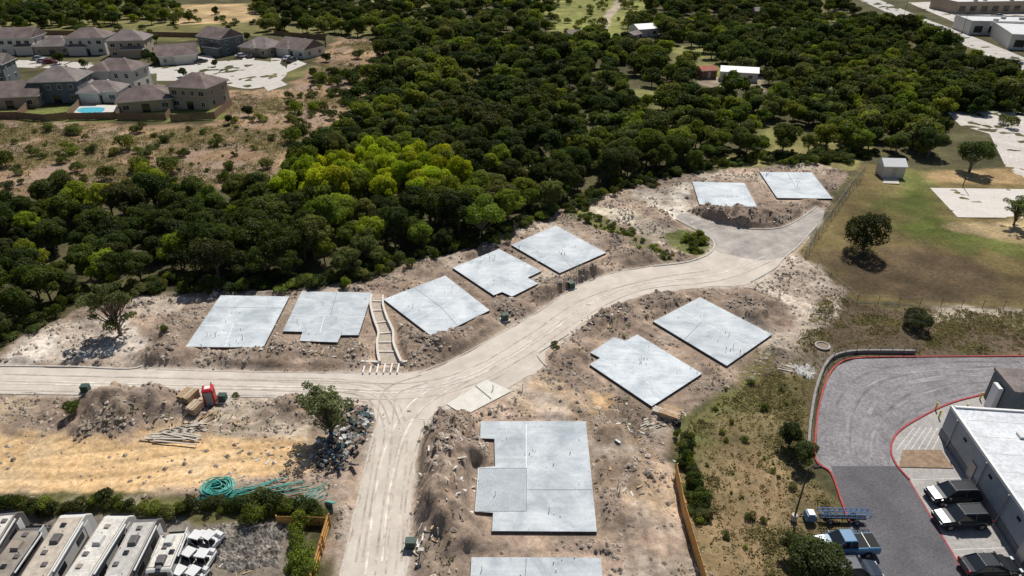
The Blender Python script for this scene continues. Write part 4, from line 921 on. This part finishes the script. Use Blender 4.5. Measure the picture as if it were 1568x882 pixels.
# RVs
M_RVR=mat('rv_roof',(.60,.57,.52),.6,.9,.2,ns2=5); M_RVW=mat('rv_wall',(.60,.59,.56),.45,1,.06); M_RVG=mat('rv_graphics',(.13,.12,.12),.4,1,.2); M_RVB=mat('rv_beige',(.30,.25,.20),.5,1,.15)
def rv(px,py,qx,qy,L,W=2.5,H=3.2,roof=M_RVR,dark=False,name='camper_trailer',seed=0):
    A=np.array(G(px,py,H));B=np.array(G(qx,qy,H)); dirv=(B-A)/np.linalg.norm(B-A); c0=A+dirv*L/2; rz=math.atan2(-dirv[1],-dirv[0])
    e=empty(name,(c0[0],c0[1],0),rz); rr_=random.Random(seed)
    a=MB(); wl=M_RVW if not dark else M_RVG
    prof=[(-L/2,.55),(L/2-.5,.55),(L/2,.95),(L/2-.05,H-.75),(L/2-.75,H-.08),(L/2-1.1,H),(-L/2+.25,H),(-L/2,H-.2)]
    secs=[[(p,s_*W/2,q) for p,q in prof] for s_ in(-1,1)]; loft(a,secs,wl); a.build('body',e,bevel=.08)
    a=MB(); a.box((-.35,0,H+.02),(L-1.6,W-.26,.05),roof)
    for sx in (-1,1): a.box((-.35,sx*(W/2-.1),H+.03),(L-1.5,.06,.06),M_RVB)
    for t in(-.28,.15): a.box((L*t,0,H+.2),(1.0,.75,.32),rr_.choice([M_RVW,M_RVB,M_RVG]),tx=.8,ty=.8)
    for t in(-.42,-.1,.02,.3): a.box((L*t,rr_.uniform(-.6,.6),H+.1),(.45,.45,.14),rr_.choice([M_GLASS,M_RVG,M_RVB]),tx=.85,ty=.85)
    for t in(-.35,-.2,.08,.24): q=rr_.uniform(-.8,.8); a.cyl((L*t,q,H),(L*t,q,H+.2),.05,.05,M_WHITE,6)
    a.build('roof_fittings',e,bevel=.02)
    a=MB()
    for s_ in(-1,1):
        a.box((-.2,s_*W/2,1.25),(L-1.2,.03,.28),M_RVG); a.box((.1,s_*W/2,.98),(L-1.8,.034,.1),M_RVB)
        for t in(-.3,-.05,.25): a.box((L*t,s_*W/2,2.05),(1.1,.05,.65),M_GLASS)
        a.box((L*.1,s_*(W/2+.06),H-.25),(L*.5,.1,.12),M_WHITE)
    a.box((L*.38,-W/2,1.6),(.7,.06,1.9),M_WHITE); a.box((-L/2,0,2.1),(.05,1.4,.6),M_GLASS); a.box((L/2-.38,0,H-.42),(.5,1.5,.3),M_GLASS,R=Matrix.Rotation(.78,3,'Y'))
    a.build('windows_graphics',e)
    a=MB(); wheels(a,(-.6,-1.5),W,.37); a.box((-.2,0,.5),(L-.8,W*.7,.14),M_DARK)
    for s_ in(-1,1): a.cyl((L/2-.3,s_*.7,.5),(L/2+1.1,0,.5),.06,.06,M_DARK)
    a.cyl((L/2+.9,0,.0),(L/2+.9,0,.75),.05,.05,M_DARK); a.build('chassis',e)
rv(118,777,52,882,10,2.2,3.2,mat('rv_roof_tan',(.46,.40,.33),.7,1.5,.3),seed=1)
rv(185,779,118,882,10,2.1,3.2,seed=2); rv(229,784,178,882,9,2.0,3.2,mat('rv_roof_grey',(.46,.44,.41),.7,1.5,.25),seed=3,dark=True)
rv(56,797,4,870,8,2.0,2.4,mat('rv_cover',(.27,.235,.20),.8,1.5,.3),seed=4,dark=True); rv(12,775,-37,850,9,2.2,3.3,dark=True,seed=5); rv(270,806,240,876,4.6,2.0,2.5,seed=6,name='small_camper')
rv(-70,790,-130,882,10,2.3,3.2,seed=9)
def cart(px,py,rz,s=1):
    X0,Y0=G(px,py); e=empty('utility_cart',(X0,Y0,0),rz); a=MB()
    a.box((.0,0,.55),(2.2,1.0,.4),P_WHT,tx=.92); a.box((.85,0,.85),(.6,.9,.35),P_WHT,tx=.6); a.box((-.1,0,1.75),(1.0,1.0,.07),P_WHT,tx=.93,ty=.93)
    a.box((-.9,0,.95),(.5,.9,.4),M_RVG); a.box((-.15,0,.95),(.5,.8,.25),M_DARK); a.box((-.38,0,1.2),(.12,.8,.5),M_DARK)
    for sx in(-.55,.35):
        for sy in(-.45,.45): a.cyl((sx,sy,.7),(sx,sy,1.75),.03,.03,M_STEEL,5)
    a.build('body',e,bevel=.04); a=MB(); wheels(a,(.8,-.8),1.1,.27,.2); a.build('wheels',e)
for a,b_,rr in [(308,838,1.3),(327,838,1.1),(297,864,1.2),(317,866,1.4),(283,892,1.2),(304,893,1.2)]: cart(a,b_,rr)
# ---------- site furniture ----------
def ubox(px,py,w=.85,d=.75,hh=.75,rz=0,m=M_GREEN,name='utility_box'):
    X0,Y0=G(px,py); e=empty(name,(X0,Y0,gz(X0,Y0)),rz); a=MB(); a.box((0,0,.05),(w+.4,d+.4,.16),M_KERB); a.build('pad',e)
    a=MB(); a.box((0,0,.13+hh/2),(w,d,hh),m,tx=.97,ty=.9); a.box((0,-d*.48,.13+hh*.55),(.04,.06,hh*.7),M_DARK); a.box((0,0,.16+hh),(w*1.02,d*.96,.06),m); a.build('cabinet',e,bevel=.03)
for q in[(139,616,.1),(343,617,0),(629,838,0),(875,441,.4),(773,493,.4)]: ubox(q[0],q[1],rz=q[2])
X0,Y0=G(324,618); e=empty('portable_toilet',(X0,Y0,gz(X0,Y0)),r(15)); a=MB(); a.box((0,0,1.1),(1.2,1.2,2.1),M_RED,tx=.96,ty=.96); a.box((0,-.6,1.05),(.8,.06,1.85),mat('door_grey',(.3,.3,.32),.5,2,.1)); a.box((0,0,.06),(1.3,1.3,.14),M_DARK)
for s_ in(-1,1): a.box((s_*.59,0,1.7),(.04,.7,.2),M_DARK)
a.box((0,0,2.22),(1.24,1.24,.16),M_RED,tx=.7,ty=.7); a.box((0,0,2.31),(.6,.6,.03),M_WHITE); a.cyl((.4,.4,2.2),(.4,.4,2.6),.06,.06,M_DARK,6); a.build('cabin',e,bevel=.03)
def lumber(name,px,py,n,L,rz,m,wd=1.2,spread=0.,ht=1.0,seed=1):
    X0,Y0=G(px,py); g=gz(X0,Y0); rr_=random.Random(seed); a=MB(); rows=max(1,int(ht/.06)); cols=int(wd/.2)
    k=0
    for i in range(rows):
        for j in range(cols):
            if k>=n: break
            k+=1; a.box(((rr_.random()-.5)*(.15+spread*2),(j-cols/2)*.2+(rr_.random()-.5)*spread,.04+i*.055+g),(L*rr_.uniform(.85,1.05),.17,.045),rr_.choice([m,m,M_LUMBERW]),rz=(rr_.random()-.5)*.5*spread)
    return a.build(name,loc=(X0,Y0,0),rz=rz)
lumber('lumber_stack',292,622,160,1.9,r(75),M_LUMBER,1.6,0,1.3); lumber('lumber_stack',300,634,110,1.7,r(75),M_LUMBER,1.4,0,.9,9); lumber('plank_pile',272,660,34,5,r(-4),M_LUMBERW,3.2,1.0,.2,3); lumber('plank_pile',318,640,20,2.4,r(60),M_LUMBER,1.8,.6,.2,4)
lumber('lumber_stack',1026,638,120,2.2,r(-30),M_LUMBER,1.8,0,1.0,5); lumber('lumber_stack',1012,634,60,1.8,r(-30),M_LUMBERW,1.2,0,.7,15); lumber('plank_pile',1000,650,12,1.6,r(20),M_LUMBERW,1.6,.8,.1,6)
X0,Y0=G(1036,652); a=MB(); a.box((X0,Y0,.35),(.7,.6,.6),M_DARK,rz=.4); a.cyl((X0,Y0,.6),(X0+.2,Y0,1.0),.1,.08,M_STEEL); a.build('generator',bevel=.03)
lumber('plank_pile',1205,563,8,2.2,r(-30),M_LUMBERW,1.2,.7,.1,7)
a=MB(); DM=[mat('deb_%d'%i,c_,.8,3,.3) for i,c_ in enumerate([(.45,.45,.44),(.07,.10,.16),(.03,.03,.03),(.30,.24,.17),(.65,.65,.63),(.10,.17,.18),(.22,.11,.09),(.20,.17,.14),(.14,.12,.10),(.33,.27,.21),(.24,.21,.19)])]
for i in range(1500):
    t=random.random(); cx_=552-45*t+random.gauss(0,9+3*t); cy_=638+74*t+random.gauss(0,7); X0,Y0=G(cx_,cy_)
    hz=max(0,1.0-(abs(random.gauss(0,.5))))*random.random(); s0=random.uniform(.08,.55)**1.3
    R=Matrix.Rotation(random.random()*6,3,'Z')@Matrix.Rotation(random.gauss(0,.5),3,'X')@Matrix.Rotation(random.gauss(0,.4),3,'Y')
    a.box((X0,Y0,gz(X0,Y0)+.05+hz),(s0*random.uniform(.5,2.4),s0,random.uniform(.03,.3)*s0*2),random.choice(DM),R=R)
a.build('debris_pile')
a=MB()
for i in range(420):
    q=random.choice([(560,640,60,20),(690,700,60,60),(960,700,50,70),(640,840,30,20),(300,650,90,14),(450,700,60,20),(1000,640,40,20),(800,460,60,20),(330,860,60,30),(650,480,60,20),(1100,340,60,12),(700,760,20,50),(450,540,100,8),(920,490,60,20)])
    X0,Y0=G(random.gauss(q[0],q[2]*.6),random.gauss(q[1],q[3]*.6))
    a.box((X0,Y0,gz(X0,Y0)+.05),(random.uniform(.1,.9),random.uniform(.06,.25),.04),random.choice([M_LUMBERW,M_LUMBER,DM[4],DM[7]]),rz=random.random()*3)
a.build('scrap_wood_litter')
# teal pipes
a=MB()
for i in range(13):
    x0=285+random.uniform(-8,60); x1=490+random.uniform(-80,8); o_=random.uniform(-1,1)
    p0=G(x0,770+o_*6);p1=G((x0+x1)/2,761+o_*9);p2=G(x1,744+o_*9)
    pts=[(*q,.12+max(gz(*q),0)+.12*random.random()) for q in catmull([p0,p1,p2],3)]; a.tube(pts,.045,M_TEAL)
for i in range(5):
    p0=G(430+i*8,784-i);p1=G(500+random.uniform(-3,6),742+i*5); a.tube([(*p0,.35),(*p1,.45)],.045,M_TEAL)
for i in range(6): p0=G(498+i*2,770);p1=G(510+i,782); a.tube([(*p0,.2),(*p1,1.0)],.05,M_TEAL)
a.build('pipe_bundle')
a=MB(); cx_,cy_=G(336,753); g0=gz(cx_,cy_)
for i in range(26):
    R0=random.uniform(.4,1.2); zc=.1+.03*i+g0; ox,oy=random.gauss(0,.15),random.gauss(0,.12); pts=[]
    for k in range(19): t=2*math.pi*k/18; pts.append((cx_+ox+R0*1.25*math.cos(t),cy_+oy+R0*math.sin(t),zc+.1*math.sin(t*2+i)))
    a.tube(pts,.05,M_TEAL,5)
a.build('hose_coil')
a=MB(); cx_,cy_=G(1259,531); pts=[(cx_+.85*math.cos(t),cy_+.85*math.sin(t),.15) for t in np.linspace(0,2*math.pi,25)]; a.tube(pts,.12,M_KERB,6); a.cyl((cx_,cy_,.02),(cx_,cy_,.12),.75,.75,mat('manhole_dirt',(.25,.2,.16),.9,3,.2),20); a.build('manhole_ring')
a=MB(); q=G(646,858)
for t in(0,2.1,4.2): a.cyl((q[0],q[1],1.3),(q[0]+.5*math.cos(t),q[1]+.5*math.sin(t),0),.03,.03,M_DARK,5)
a.box((q[0],q[1],1.35),(.5,.35,.2),M_LUMBERW); a.build('sign_tripod')
a=MB()
for q in[(672,832),(948,760),(650,655),(452,658),(312,543),(800,602),(1090,590),(560,560),(946,750),(383,556)]:
    X0,Y0=G(*q); a.box((X0,Y0,.5+gz(X0,Y0)),(.09,.06,1.0),M_WHITE)
a.build('survey_stakes')

# ---------- light, camera ----------
EL=math.radians(54); AZ=math.radians(18)
w=bpy.data.worlds.new('World'); sc.world=w; w.use_nodes=True; nt=w.node_tree
sk=nt.nodes.new('ShaderNodeTexSky'); sk.sky_type='NISHITA'; sk.sun_disc=False; sk.sun_elevation=EL; sk.sun_rotation=AZ
bg=nt.nodes['Background']; bg.inputs['Strength'].default_value=.06; nt.links.new(sk.outputs[0],bg.inputs[0])
sl=bpy.data.lights.new('sun','SUN'); sl.energy=4.7; sl.angle=math.radians(.5); sl.color=(1,.955,.88)
so=bpy.data.objects.new('sun',sl); sc.collection.objects.link(so)
dv=Vector((math.sin(AZ)*math.cos(EL),math.cos(AZ)*math.cos(EL),math.sin(EL)))
so.rotation_euler=dv.to_track_quat('Z','Y').to_euler()
cd=bpy.data.cameras.new('camera'); cd.lens=36*F/1568; cd.sensor_width=36; cd.clip_end=8000; cd.clip_start=.5
co=bpy.data.objects.new('camera',cd); sc.collection.objects.link(co); co.location=(0,0,CH); co.rotation_euler=(math.radians(60),0,0); sc.camera=co
sc.view_settings.view_transform='Standard'; sc.view_settings.look='None'; sc.view_settings.exposure=0
